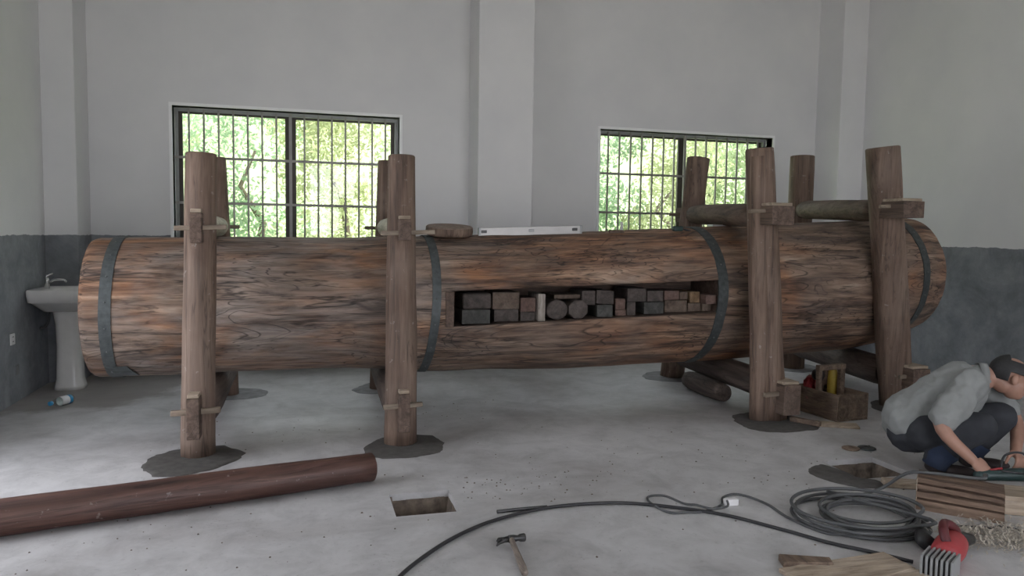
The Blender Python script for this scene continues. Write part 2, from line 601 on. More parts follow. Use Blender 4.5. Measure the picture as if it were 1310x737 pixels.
def slab(us, vs_, holes, place, d0, d1):
    """wall-like slab with rectangular holes; place(u, v, d) -> xyz"""
    V, F, idx = [], [], {}

    def P(i, j, s):
        if (i, j, s) not in idx:
            idx[(i, j, s)] = len(V)
            V.append(place(us[i], vs_[j], d0 if s == 0 else d1))
        return idx[(i, j, s)]
    nu, nv = len(us) - 1, len(vs_) - 1
    solid = {}
    for i in range(nu):
        for j in range(nv):
            cu, cv = (us[i] + us[i + 1]) / 2, (vs_[j] + vs_[j + 1]) / 2
            solid[(i, j)] = not any(h[0] < cu < h[1] and h[2] < cv < h[3] for h in holes)
    for (i, j), s in solid.items():
        if not s:
            continue
        F.append((P(i, j, 0), P(i + 1, j, 0), P(i + 1, j + 1, 0), P(i, j + 1, 0)))
        F.append((P(i, j, 1), P(i, j + 1, 1), P(i + 1, j + 1, 1), P(i + 1, j, 1)))
        for di, dj, a, b_ in ((-1, 0, (i, j), (i, j + 1)), (1, 0, (i + 1, j), (i + 1, j + 1)), (0, -1, (i, j), (i + 1, j)), (0, 1, (i, j + 1), (i + 1, j + 1))):
            if not solid.get((i + di, j + dj), False):
                F.append((P(*a, 0), P(*b_, 0), P(*b_, 1), P(*a, 1)))
    return V, F


v, f = slab([XL - TH, W1[0], W1[1], W2[0], W2[1], XR + TH], [-0.3, W1[2], W1[3], ZC], [W1, W2], lambda u, w, d: (u, d, w), YB, YB + TH)
struct(mesh_obj('wall_back', v, f, M['wall']), 'white plastered back wall with grey cement dado and two windows', 'wall')
LD = (3.0, 4.7, 0.0, 2.7)
v, f = slab([YF, LD[0], LD[1], YB], [-0.3, 0.0, 2.7, ZC], [LD], lambda u, w, d: (d, u, w), XL - TH, XL)
struct(mesh_obj('wall_left', v, f, M['wall']), 'white left wall with grey cement dado beside the basin', 'wall')
v, f = slab([YF, YB], [-0.3, ZC], [], lambda u, w, d: (d, u, w), XR, XR + TH)
struct(mesh_obj('wall_right', v, f, M['wall']), 'white right wall with blue grey dado behind the crouching man', 'wall')
FD = (0.2, 4.2, 0.0, 3.0)
v, f = slab([XL - TH, FD[0], FD[1], XR + TH], [-0.3, 0.0, 3.0, ZC], [FD], lambda u, w, d: (u, d, w), YF - TH, YF)
struct(mesh_obj('wall_front', v, f, M['wall']), 'white front wall with a wide open workshop doorway', 'wall')
v, f = box(XL - TH, XR + TH, YF - TH, YB + TH, ZC, ZC + 0.2)
struct(mesh_obj('ceiling', v, f, M['ceiling']), 'plain white ceiling high above the press', 'ceiling')

PIT1 = (0.425, 0.735, 3.51, 3.82)
PIT2 = (3.03, 3.40, 3.47, 3.81)
xs = sorted([XL, XR, PIT1[0], PIT1[1], PIT2[0], PIT2[1]])
ys = sorted([YF - TH, YB, PIT1[2], PIT1[3], PIT2[2], PIT2[3]])
v, f = slab(xs, ys, [PIT1, PIT2], lambda u, w, d: (u, w, d), 0.0, -0.17)
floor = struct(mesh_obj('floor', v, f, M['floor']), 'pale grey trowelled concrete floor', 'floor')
for (x0, x1, y0, y1) in (PIT1, PIT2):
    # rough earth lining and bottom of the square hole cut into the floor
    V, F = [], []
    n = 14
    for i in range(n + 1):
        for j in range(n + 1):
            x = x0 - 0.004 + (x1 - x0 + 0.008) * i / n
            y = y0 - 0.004 + (y1 - y0 + 0.008) * j / n
            e = min(i, j, n - i, n - j)
            z = -0.012 if e == 0 else -0.115 - 0.02 * min(e, 2) + 0.03 * noise.noise(Vector((x * 14, y * 14, 1)))
            if e == 1:
                x += (x0 + x1 - 2 * x) * 0.0
            V.append((x, y, z))
    for i in range(n):
        for j in range(n):
            F.append((i * (n + 1) + j, (i + 1) * (n + 1) + j, (i + 1) * (n + 1) + j + 1, i * (n + 1) + j + 1))
    mesh_obj('pit_lining', V, F, M['pit'], floor)

# columns standing proud of the back wall
for k, (x0, x1, lab) in enumerate(((XL, -1.875, 'square white column in the back left corner over the basin'), (1.678, 2.245, 'broad white pilaster between the two windows'), (5.875, XR, 'square white column in the back right corner'))):
    v, f = bbox(x0 - (0.05 if k == 0 else 0), x1 + (0.05 if k == 2 else 0), 7.33, YB + 0.05, -0.1, ZC + 0.05, 0.012, 2)
    struct(mesh_obj('trim_%d' % (k + 1), v, f, M['wall'], origin=(0, 0, 0)), lab, 'column')


def window(n, W, label):
    x0, x1, z0, z1 = W
    root = empty('window_%d' % n, ((x0 + x1) / 2, YB, z0))
    struct(root, label, 'window')

    def ring(a0, a1, b0, b1, t, y0, y1):
        return merge(box(a0, a1, y0, y1, b1 - t, b1), box(a0, a1, y0, y1, b0, b0 + t), box(a0, a0 + t, y0, y1, b0 + t, b1 - t), box(a1 - t, a1, y0, y1, b0 + t, b1 - t))
    # white plaster arris round the opening
    v, f = ring(x0 - 0.028, x1 + 0.028, z0 - 0.028, z1 + 0.028, 0.028, YB - 0.014, YB + 0.11)
    mesh_obj('plaster_edge', v, f, M['white_trim'], root)
    v, f = ring(x0, x1, z0, z1, 0.032, YB + 0.13, YB + 0.22)
    mesh_obj('window_frame', v, f, M['alu'], root)
    xm = (x0 + x1) / 2
    for s, (a, b_) in enumerate(((x0 + 0.032, xm + 0.008), (xm - 0.008, x1 - 0.032))):
        yy = YB + 0.145 + 0.034 * s
        v, f = merge(box(a, b_, yy, yy + 0.03, z1 - 0.050, z1 - 0.032), box(a, b_, yy, yy + 0.03, z0 + 0.032, z0 + 0.11), box(a, a + (0.035 if s == 0 else 0.06), yy, yy + 0.03, z0 + 0.11, z1 - 0.050), box(b_ - (0.035 if s == 1 else 0.06), b_, yy, yy + 0.03, z0 + 0.11, z1 - 0.050))
        sash = mesh_obj('sash', v, f, M['bronze'], root)
        v, f = box(a + 0.03, b_ - 0.03, yy + 0.012, yy + 0.017, z0 + 0.105, z1 - 0.045)
        mesh_obj('pane', v, f, M['glass'], sash)
    # welded steel grille on the room side
    nb = 16
    vb, fb = box(-0.0085, 0.0085, -0.0085, 0.0085, 0, z1 - z0 - 0.02)
    me = None
    for i in range(1, nb):
        x = x0 + (x1 - x0) * i / nb
        w = 1.0
        if me is None:
            o = mesh_obj('grille_bar', [(p[0] + x, p[1] + YB + 0.09, p[2] + z0 + 0.01) for p in vb], fb, M['bar'], root, origin=(x, YB + 0.09, z0 + 0.01))
            me = o.data
        else:
            o = bpy.data.objects.new('grille_bar', me)
            o.location = Vector((x, YB + 0.09, z0 + 0.01)) - root.location
            link(o, root)
        if i == nb // 2:
            o.scale = (1.7, 1.0, 1.0)
    for k, z in enumerate((1.16, 1.605, 2.035)):
        v, f = box(x0, x1, YB + 0.072, YB + 0.084, z - 0.012, z + 0.012)
        mesh_obj('grille_rail', v, f, M['bar'], root)
    v, f = box(x0 - 0.02, x1 + 0.02, YB - 0.03, YB + 0.05, z0 - 0.04, z0)
    mesh_obj('window_sill', v, f, M['white_paint'], root)
    return root


window(1, W1, 'barred sliding window behind the left half of the press')
window(2, W2, 'barred sliding window behind the right half of the press')

# ------------------------------------------------------------------ outside
v, f = box(-30, 40, YB + TH, 40, -0.5, -0.25)
struct(mesh_obj('ground', v, f, M['grass']), 'green grassy ground outside the windows', 'ground')
v, f = merge(box(-30, 40, -40, YF - TH, -0.5, -0.17), box(-30, XL - TH, YF - TH, YB + TH, -0.5, -0.17))
struct(mesh_obj('yard', v, f, M['yard']), 'pale concrete yard in front of and beside the workshop', 'yard')
# rising hillside behind the trees
V, F = [], []
nx, ny = 40, 16
for i in range(nx + 1):
    for j in range(ny + 1):
        x = -14 + 36 * i / nx
        y = 14.5 + 12 * j / ny
        t = j / ny
        V.append((x, y, -0.3 + 6.2 * t ** 0.8 + 0.7 * noise.noise(Vector((x * 0.35, y * 0.4, 2)))))
for i in range(nx):
    for j in range(ny):
        a = i * (ny + 1) + j
        F.append((a, a + ny + 1, a + ny + 2, a + 1))
hill = mesh_obj('hillside', V, F, M['grass'], smooth=True)
tag(hill, 'green grassy hillside rising behind the trees outside the windows', 'hillside', kind='structure')


def leaves(rng, n, cloud, size):
    V, F = [], []
    for _ in range(n):
        c = cloud(rng)
        d = Vector((rng.gauss(0, 1), rng.gauss(0, 1), rng.gauss(0, 1))).normalized()
        e = d.orthogonal().normalized()
        e.rotate(Matrix.Rotation(rng.uniform(0, 6.28), 3, d))
        g = d.cross(e)
        s = size * rng.uniform(0.6, 1.3)
        k = len(V)
        V += [c - e * s * 1.5, c + g * s * 0.55, c + e * s * 1.5, c - g * s * 0.55]
        F.append((k, k + 1, k + 2, k + 3))
    return V, F


TREES = [  # x, y, height, radius, leaf material, label
    (-2.6, 11.6, 3.5, 1.3, 'leaf_a', 'light green bushy tree at the left edge of the left window'),
    (-0.9, 12.4, 3.8, 1.4, 'leaf_c', 'fresh green tree seen through the left sash of the left window'),
    (0.5, 11.4, 3.4, 1.2, 'leaf_b', 'yellowish green tree behind the middle bars of the left window'),
    (1.9, 12.6, 3.7, 1.4, 'leaf_a', 'pale green tree at the right edge of the left window'),
    (4.6, 12.2, 3.5, 1.2, 'leaf_c', 'fresh green tree at the left edge of the right window'),
    (5.9, 11.4, 3.4, 1.1, 'leaf_b', 'yellowish tree behind the left sash of the right window'),
    (7.2, 12.6, 3.9, 1.3, 'leaf_a', 'pale green tree behind the centre of the right window'),
    (8.7, 12.0, 3.7, 1.3, 'leaf_c', 'fresh green tree at the right edge of the right window'),
]
for k, (x, y, h, r, lm, lab) in enumerate(TREES):
    rng = random.Random(100 + k)
    root = empty('leafy_tree', (x, y, -0.25))
    tag(root, lab, 'tree', 'trees outside the windows')
    trunk_pts = [(x + 0.12 * rng.uniform(-1, 1) * i, y + 0.05 * i, -0.25 + h * 0.75 * i / 5) for i in range(6)]
    v, f = tube(trunk_pts, [0.09, 0.08, 0.07, 0.055, 0.04, 0.02], 8, wob=0.1, seed=k)
    mesh_obj('trunk', v, f, M['bark'], root, True)
    blobs = [(Vector((x + rng.uniform(-1, 1) * r * 0.6, y + rng.uniform(-1, 1) * r * 0.5, rng.uniform(0.2, h))), rng.uniform(0.45, 0.85) * r * 0.65) for _ in range(22)]

    def cloud(rg, blobs=blobs):
        c, rr = rg.choice(blobs)
        d = Vector((rg.gauss(0, 1), rg.gauss(0, 1), rg.gauss(0, 1))).normalized()
        return c + d * rr * rg.uniform(0.35, 1.0) ** 0.5
    v, f = leaves(rng, 8000, cloud, 0.034)
    fo = mesh_obj('foliage', v, f, M[lm], root)
    fo['kind'] = 'stuff'

# ------------------------------------------------------------------ the press trunk
AX = 5.6
NODES = [(-1.33, 0.818, 0.452), (-1.30, 0.819, 0.464), (-1.0, 0.822, 0.469), (-0.60, 0.826, 0.471), (0.30, 0.834, 0.474), (0.60, 0.828, 0.488), (0.80, 0.821, 0.501), (1.00, 0.821, 0.509),
         (1.80, 0.833, 0.527), (2.60, 0.853, 0.543), (3.20, 0.876, 0.556), (4.00, 0.914, 0.559), (4.50, 0.938, 0.560), (4.80, 0.968, 0.549), (5.10, 1.030, 0.517), (5.20, 1.045, 0.500), (5.22, 1.046, 0.486)]
NX = [n[0] for n in NODES]


def axis_z(x):
    return float(np.interp(x, NX, [n[1] for n in NODES]))


def axis_r(x):
    return float(np.interp(x, NX, [n[2] for n in NODES]))


SX0, SX1, SYB = 0.995, 3.055, 5.52


def slot_lo(x):
    return 0.703 + 0.036 * (x - 1.0)


def slot_hi(x):
    return 0.950 + 0.036 * (x - 1.0)


def surf_r(x, th, extra=0.0):
    """trunk radius with gentle bumps; th = 0 faces the camera side, PI/2 is up"""
    r = axis_r(x)
    q = Vector((x * 1.3, math.cos(th) * 2.0, math.sin(th) * 2.0))
    r += 0.008 * noise.noise(q) + 0.004 * noise.noise(q * 3.3) + 0.0035 * noise.noise(Vector((x * 2.5, math.cos(th) * 16, math.sin(th) * 16)))
    return r + extra


def surf(x, th, extra=0.0):
    r = surf_r(x, th, extra)
    return Vector((x, AX - r * math.cos(th), axis_z(x) + r * math.sin(th)))


def slot_th(x, zz):
    r = axis_r(x)
    return math.asin(max(-0.95, min(0.95, (zz - axis_z(x)) / r)))


press = empty('press_trunk', (1.95, AX, 0.0))
tag(press, 'huge hollowed brown tree trunk of an oil press lying across the room', 'oil press')
XS = sorted(set([-1.33, -1.325, -1.315, -1.30] + [-1.27 + i * 0.032 for i in range(71)] + [SX0, SX1] + [SX0 + (SX1 - SX0) * i / 64 for i in range(65)] + [3.09 + i * 0.033 for i in range(64)] + [5.2, 5.212, 5.22]))
XS = [x for i, x in enumerate(XS) if i == 0 or x - XS[i - 1] > 0.002]
NIN, NOUT = 8, 96
NT = NIN + NOUT
V, F, SM, MI = [], [], [], []
for x in XS:
    a, b_ = slot_th(x, slot_lo(x)), slot_th(x, slot_hi(x))
    for k in range(NT):
        th = a + (b_ - a) * k / NIN if k < NIN else b_ + (2 * PI - (b_ - a)) * (k - NIN) / NOUT
        V.append(surf(x, th))
ia = min(range(len(XS)), key=lambda i: abs(XS[i] - SX0))
ib = min(range(len(XS)), key=lambda i: abs(XS[i] - SX1))
for i in range(len(XS) - 1):
    for k in range(NT):
        if ia <= i < ib and k < NIN:
            continue
        k2 = (k + 1) % NT
        F.append((i * NT + k, (i + 1) * NT + k, (i + 1) * NT + k2, i * NT + k2))
        SM.append(True)
        MI.append(0)
for s, i in ((0, 0), (1, len(XS) - 1)):
    ringv = [i * NT + k for k in range(NT)]
    F.append(tuple(ringv if s else ringv[::-1]))
    SM.append(False)
    MI.append(2)
# cavity of the wedge slot
lo, hi = [], []
for i in range(ia, ib + 1):
    x = XS[i]
    lo.append(len(V))
    V.append((x, SYB, slot_lo(x)))
    hi.append(len(V))
    V.append((x, SYB, slot_hi(x)))
for j, i in enumerate(range(ia, ib)):
    F += [(i * NT, (i + 1) * NT, lo[j + 1], lo[j]), (i * NT + NIN, hi[j], hi[j + 1], (i + 1) * NT + NIN), (lo[j], lo[j + 1], hi[j + 1], hi[j])]
    SM += [False] * 3
    MI += [1] * 3
F.append(tuple([ia * NT + k for k in range(NIN + 1)] + [hi[0], lo[0]]))
F.append(tuple([ib * NT + k for k in range(NIN + 1)][::-1] + [lo[-1], hi[-1]]))
SM += [False] * 2
MI += [1] * 2
trunk = mesh_obj('trunk', V, F, [M['trunk'], M['slot'], M['post_end']], press, SM, mat_idx=MI)

# iron bands nailed round the trunk
for x0, x1, mname, lab in ((-1.215, -1.145, 'iron_grey', 'grey iron band at the left end'), (0.845, 0.905, 'iron_grey', None), (3.02, 3.10, 'iron', 'black iron band at the right end of the slot'), (4.93, 5.00, 'iron', None)):
    V, F = [], []
    n = 90
    prof = [(x0, 0.0), (x0, 0.007), (x1, 0.007), (x1, 0.0)]
    for k in range(n):
        th = 2 * PI * k / n
        for x, e in prof:
            xx = x + (0.02 * math.sin(th) + 0.012 * math.sin(2 * th + 1) if x0 > 0.5 else 0.012 * math.sin(th))
            V.append(surf(xx, th, e + (0.0 if e else -0.01)))
    for k in range(n):
        k2 = (k + 1) % n
        for j in range(3):
            F.append((k * 4 + j, k * 4 + j + 1, k2 * 4 + j + 1, k2 * 4 + j))
    band = mesh_obj('iron_band', V, F, M[mname], press)
    if lab:
        band['label'] = lab
    me = None
    for th in (-1.0, -0.55, -0.2, 0.15, 0.5, 0.85, 1.2):
        off = (0.02 * math.sin(th) + 0.012 * math.sin(2 * th + 1) if x0 > 0.5 else 0.012 * math.sin(th))
        c = surf((x0 + x1) / 2 + off, th, 0.008)
        if me is None:
            v, f = ellipsoid((0, 0, 0), (0.006, 0.006, 0.006), seg=8, rings=6)
            o = mesh_obj('rivet', [Vector(p) + c for p in v], f, M['rivet'], band, True, origin=c)
            me = o.data
        else:
            o = bpy.data.objects.new('rivet', me)
            o.location = c - origin_of(band)
            link(o, band)
# overlapping strap end of the left band and two square patches beside the slot
for (x0, x1, t0, t1, mn) in ((-1.20, -1.08, -1.15, -0.86, 'iron_grey'),):
    V, F = [], []
    for i in range(5):
        for j in range(9):
            V.append(surf(x0 + (x1 - x0) * i / 4 + 0.05 * j / 8 * -1 + 0.04, t0 + (t1 - t0) * j / 8, 0.012))
    for i in range(4):
        for j in range(8):
            F.append((i * 9 + j, (i + 1) * 9 + j, (i + 1) * 9 + j + 1, i * 9 + j + 1))
    o = mesh_obj('strap_end', V, F, M['iron_grey'], press)
    md = o.modifiers.new('thick', 'SOLIDIFY')
    md.thickness = 0.005
# squared jamb block set in the left end of the slot
v, f = bbox(SX0 - 0.045, SX0 + 0.012, 5.075, 5.45, slot_lo(1.0) - 0.0, slot_hi(1.0) - 0.004, 0.004)
mesh_obj('slot_jamb', v, f, M['beam'], press)

# ------------------------------------------------------------------ wedge blocks in the slot
M['wedge_dark'] = wood('wedge_dark', (0.037, 0.030, 0.026), (0.087, 0.069, 0.061), (0.136, 0.112, 0.099), 'Y', 13, 0.25, 0.25)
M['wedge_green'] = wood('wedge_grey', (0.031, 0.031, 0.029), (0.068, 0.067, 0.061), (0.105, 0.102, 0.093), 'Y', 13, 0.25, 0.25)
M['wedge_brown'] = wood('wedge_brown', (0.062, 0.043, 0.031), (0.136, 0.096, 0.071), (0.205, 0.155, 0.118), 'Y', 13, 0.25, 0.25)
M['wedge_red'] = wood('wedge_red', (0.068, 0.040, 0.031), (0.149, 0.090, 0.071), (0.217, 0.143, 0.118), 'Y', 13, 0.25, 0.25)
M['wedge_pale'] = wood('wedge_pale', (0.22, 0.19, 0.165), (0.36, 0.315, 0.275), (0.48, 0.43, 0.38), 'Z', 30, 0.15, 0.6)
WEDGES = [
    ('round', 1.082, 1.290, 0.816, 0.929, 5.15, 'wedge_dark', 'dark round-cornered wedge block, upper one at the left end of the slot'),
    ('box', 1.075, 1.279, None, 0.814, 5.14, 'wedge_green', 'dark grey square wedge block, lower one at the left end of the slot'),
    ('box', 1.299, 1.498, 0.814, 0.935, 5.16, 'wedge_brown', 'broad brown wedge block second from the left in the upper row'),
    ('box', 1.317, 1.498, None, 0.812, 5.18, 'wedge_dark', 'dark chipped wedge block under the broad brown one'),
    ('box', 1.505, 1.618, 0.794, 0.895, 5.15, 'wedge_red', 'reddish wedge block just left of the upright pale board'),
    ('box', 1.508, 1.616, None, 0.792, 5.16, 'wedge_dark', 'dark wedge block under the reddish one left of the pale board'),
    ('box', 1.624, 1.678, None, 0.925, 5.11, 'wedge_pale', 'upright pale weathered board wedged in the slot'),
    ('cyl', 1.692, 1.858, None, 0.880, 5.13, 'wedge_dark', 'round wooden plug in the slot beside the upright pale board'),
    ('oct', 1.864, 2.014, None, 0.874, 5.13, 'wedge_dark', 'eight-sided wooden plug with a pale rim in the slot'),
    ('box', 1.767, 1.968, 0.882, 0.914, 5.18, 'wedge_brown', 'thin flat slab lying on top of the two round plugs'),
    ('box', 1.976, 2.080, 0.838, 0.942, 5.16, 'wedge_dark', 'small dark wedge block to the right of the flat slab'),
    ('tilt', 2.092, 2.232, 0.842, 0.942, 5.17, 'wedge_dark', 'slightly tilted dark wedge block in the middle of the upper row'),
    ('box', 2.089, 2.213, None, 0.839, 5.14, 'wedge_green', 'square grey wedge block under the tilted one'),
    ('box', 2.243, 2.321, 0.800, 0.882, 5.16, 'wedge_red', 'small reddish wedge block on a low one right of the tilted block'),
    ('box', 2.241, 2.329, None, 0.798, 5.16, 'wedge_red', 'low reddish wedge block under the small reddish one'),
    ('box', 2.342, 2.494, 0.858, 0.957, 5.17, 'wedge_dark', 'large dark wedge block highest in the right half of the slot'),
    ('box', 2.339, 2.409, None, 0.856, 5.17, 'wedge_dark', 'narrow dark wedge block beside the black gap in the slot'),
    ('box', 2.474, 2.636, None, 0.853, 5.16, 'wedge_green', 'wide grey wedge block right of the black gap in the slot'),
    ('box', 2.507, 2.640, 0.855, 0.937, 5.18, 'wedge_dark', 'square dark wedge block on top of the wide grey one'),
    ('box', 2.652, 2.780, 0.866, 0.936, 5.19, 'wedge_red', 'flat reddish wedge block in the upper row near the right end'),
    ('box', 2.655, 2.843, None, 0.864, 5.18, 'wedge_brown', 'wide brown wedge block in the lower row near the right end'),
    ('box', 2.790, 2.858, 0.866, 0.925, 5.20, 'wedge_brown', 'small brown wedge block left of the orange one'),
    ('box', 2.866, 2.950, 0.842, 0.928, 5.18, 'wedge_orange', 'orange brown wedge block near the right end of the slot'),
    ('box', 2.850, 2.960, None, 0.840, 5.18, 'wedge_brown', 'brown wedge block under the orange one'),
    ('box', 2.956, 3.050, 0.838, 0.908, 5.10, 'wedge_red', 'pinkish wedge block sticking out at the right end of the slot'),
    ('box', 2.968, 3.045, None, 0.836, 5.17, 'wedge_brown', 'small brown wedge block under the pinkish one at the right end'),
]
M['wedge_orange'] = wood('wedge_orange', (0.087, 0.053, 0.028), (0.198, 0.124, 0.062), (0.279, 0.186, 0.105), 'Y', 13, 0.25, 0.25)
for kind, x0, x1, z0, z1, y, mn, lab in WEDGES:
    if z0 is None:
        z0 = slot_lo(max(x0, x1)) + 0.001
    xc, zc = (x0 + x1) / 2, (z0 + z1) / 2
    dep = 0.26
    if kind == 'round':
        v, f = bbox(x0, x1, y, y + dep, z0, z1, 0.022, 3)
    elif kind in ('cyl', 'oct'):
        seg = 28 if kind == 'cyl' else 8
        rx, rz = (x1 - x0) / 2, (z1 - z0) / 2
        V, F = [], []
        prof = [(0.86, 0.0), (0.97, 0.004), (1.0, 0.012), (1.0, dep)]
        a0 = PI / 8 if kind == 'oct' else 0
        for s, d in prof:
            for k in range(seg):
                a = 2 * PI * k / seg + a0
                q = 1 / math.cos(PI / 8) if kind == 'oct' else 1
                V.append((xc + rx * s * q * math.cos(a), y + d, zc + rz * s * q * math.sin(a)))
        for i in range(len(prof) - 1):
            for k in range(seg):
                k2 = (k + 1) % seg
                F.append((i * seg + k, i * seg + k2, (i + 1) * seg + k2, (i + 1) * seg + k))
        F.append(tuple(range(seg))[::-1])
        F.append(tuple((len(prof) - 1) * seg + k for k in range(seg)))
        v, f = V, F
    else:
        v, f = bbox(x0, x1, y, y + dep, z0, z1, 0.005, 2)
        if kind == 'tilt':
            v = [(p[0], p[1], p[2] - 0.06 * (p[0] - xc)) for p in v]
    o = mesh_obj('wedge_block', v, f, M[mn], origin=(xc, y + dep / 2, z0))
    tag(o, lab, 'wedge block', 'wooden wedge blocks packed in the press slot')

# ------------------------------------------------------------------ posts
def post(base, top, r0, r1, lab, seed, notch=False):
    n = 16
    P = [Vector(base).lerp(Vector(top), i / n) for i in range(n + 1)]
    R = [r0 + (r1 - r0) * i / n for i in range(n + 1)]
    d = (Vector(top) - Vector(base)).normalized()
    P += [P[-1] + d * 0.006, P[-1] + d * 0.010]
    R += [r1 * 0.96, r1 * 0.88]
    v, f = tube(P, R, 28, wob=0.07, seed=seed, wfreq=2.2)
    o = mesh_obj('timber_post', v, f, [M['post'], M['post_end']], None, [True] * (len(f) - 2) + [False, False], origin=base, mat_idx=[0] * (len(f) - 2) + [1, 1])
    return tag(o, lab, 'post', 'timber posts of the press frame')


FP = [((-0.606, 4.76, 0), (-0.564, 4.76, 1.785), 0.096, 0.086), ((0.600, 4.76, 0), (0.602, 4.76, 1.82), 0.104, 0.088),
      ((3.371, 4.84, 0), (3.200, 4.84, 1.985), 0.124, 0.104), ((4.640, 4.96, 0), (4.380, 4.96, 2.06), 0.134, 0.122)]
RP = [((-0.590, 6.50, 0), (-0.655, 6.50, 1.918), 0.085, 0.070), ((0.640, 6.50, 0), (0.700, 6.50, 1.943), 0.088, 0.078),
      ((3.430, 6.50, 0), (3.640, 6.50, 2.09), 0.112, 0.104), ((4.920, 6.70, 0), (4.940, 6.70, 2.18), 0.115, 0.118)]
PL = [('front', 'leftmost front post of the press in front of the left window'), ('front', 'front post left of the wedge slot beside the wooden disc'),
      ('front', 'front post right of the wedge slot with a split top'), ('front', 'rightmost tall front post behind the crouching man'),
      ('rear', 'rear post half hidden behind the leftmost front post'), ('rear', 'rear post half hidden behind the front post by the disc'),
      ('rear', 'leaning rear post in front of the right window'), ('rear', 'rear post standing before the white wall right of the window')]
for k, (p, (_, lab)) in enumerate(zip(FP + RP, PL)):
    post(p[0], p[1], p[2], p[3], lab, 3.7 * k + 1)
# the split in the third front post: a second half-round cheek beside it
v, f = tube([(3.262 - 0.086 * i / 12, 4.80, 0.002 + 1.93 * i / 12) for i in range(13)] + [(3.1755, 4.80, 1.936)], [0.075 - 0.012 * i / 12 for i in range(13)] + [0.05], 20, wob=0.08, seed=55)
chk = mesh_obj('post_cheek', v, f, M['post'], bpy.data.objects['timber_post.002'], True)


def lerp3(a, b, t):
    return Vector(a).lerp(Vector(b), t)


def beam(k, z, r, body_mat, ten, peg, lab, zf=None, rear_stub=0.12, wedge=True, zy=0.0, square=False, tz=None):
    """cross beam from front post k to rear post k at height z"""
    fp, rp = FP[k], RP[k]
    zf = z if zf is None else zf
    tf, tr = zf / fp[1][2], z / rp[1][2]
    A = lerp3(fp[0], fp[1], tf)
    B = lerp3(rp[0], rp[1], tr)
    root = empty('cross_beam', ((A.x + B.x) / 2, (A.y + B.y) / 2, z))
    tag(root, lab, 'beam', 'cross beams of the press frame')
    d = (B - A).normalized()
    a = A + d * (fp[2] * 0.78)
    b_ = B - d * (rp[2] * 0.78)
    n = 12
    P = [a.lerp(b_, i / n) for i in range(n + 1)]
    if square:
        v, f = bbox(-r * 0.75, r * 0.75, 0, (b_ - a).length, -r, r, 0.02, 2)
        rz = math.atan2(-(d.x), d.y)
        v, f = xform((v, f), a, (0, 0, rz))
        mesh_obj('beam_body', v, f, body_mat, root)
    else:
        R = [r * (0.9 if i in (0, n) else 1.0) for i in range(n + 1)]
        v, f = tube(P, R, 24, wob=0.07, seed=k * 5 + z * 9, wfreq=2.5)
        mesh_obj('beam_body', v, f, body_mat, root, [True] * (len(f) - 2) + [False] * 2)
    # tenon through the front post
    tx0, tx1, ty, tz0, tz1 = ten
    tc = (tx0 + tx1) / 2
    v, f = bbox(tx0, tx1, ty, A.y + 0.05, tz0, tz1, 0.006, 2)
    t = mesh_obj('tenon', v, f, M['beam'], root)
    # pale shim driven in above the tenon
    if wedge:
        v, f = bbox(tx0 + 0.004, tx1 - 0.004, ty + 0.02, A.y + 0.02, tz1 + 0.001, tz1 + 0.022, 0.003, 1)
        mesh_obj('shim', v, f, M['fresh'], root)
    # cross peg keying the tenon
    if peg:
        px0, px1, pz, pt = peg
        py = A.y - fp[2] - 0.022
        v, f = bbox(px0, px1, py - pt, py + pt, pz - pt, pz + pt, 0.003, 1)
        v = [(p[0], p[1], p[2] + 0.04 * (p[0] - px0)) for p in v]
        mesh_obj('peg', v, f, M['peg'], root)
    # rear tenon
    v, f = bbox(B.x - 0.05, B.x + 0.05, B.y - 0.05, B.y + rp[2] + rear_stub, z - r * 0.75, z + r * 0.75, 0.006, 2)
    mesh_obj('tenon', v, f, M['beam'], root)
    if rear_stub > 0.05:
        v, f = bbox(B.x - 0.16, B.x + 0.14, B.y + rp[2] + 0.015, B.y + rp[2] + 0.045, z - 0.015, z + 0.015, 0.003, 1)
        mesh_obj('peg', v, f, M['peg'], root)
    return root


beam(0, 1.375, 0.075, M['beam_pale'], (-0.612, -0.547, 4.585, 1.272, 1.445), (-0.70, -0.42, 1.355, 0.014), 'pale peeled cross beam over the trunk at the leftmost post')
beam(1, 1.385, 0.075, M['beam_pale'], (0.568, 0.642, 4.585, 1.300, 1.430), (0.46, 0.79, 1.342, 0.014), 'pale peeled cross beam over the trunk beside the wooden disc')
beam(2, 1.560, 0.090, M['beam'], (3.165, 3.345, 4.60, 1.440, 1.575), (3.04, 3.20, 1.535, 0.014), 'dark round cross beam over the trunk in front of the right window', zf=1.512)
beam(3, 1.640, 0.090, M['beam'], (4.33, 4.52, 4.66, 1.515, 1.640), (4.24, 4.36, 1.60, 0.014), 'dark round cross beam over the right end of the trunk', zf=1.578)
beam(0, 0.250, 0.105, M['beam_low'], (-0.640, -0.570, 4.545, 0.150, 0.385), (-0.735, -0.465, 0.288, 0.016), 'dark lower cross beam at the foot of the leftmost post')
beam(1, 0.235, 0.105, M['beam_low'], (0.570, 0.640, 4.590, 0.112, 0.350), (0.478, 0.722, 0.268, 0.014), 'dark lower cross beam at the foot of the post by the disc')
beam(2, 0.245, 0.106, M['beam_low'], (3.335, 3.475, 4.62, 0.070, 0.290), (3.22, 3.36, 0.212, 0.016), 'thick lower cross beam carrying the trunk beside the tool box', rear_stub=0.02)
beam(3, 0.262, 0.120, M['beam_low'], (4.56, 4.72, 4.72, 0.200, 0.345), (4.50, 4.58, 0.275, 0.014), 'thick lower cross beam under the right end of the trunk', rear_stub=0.02)

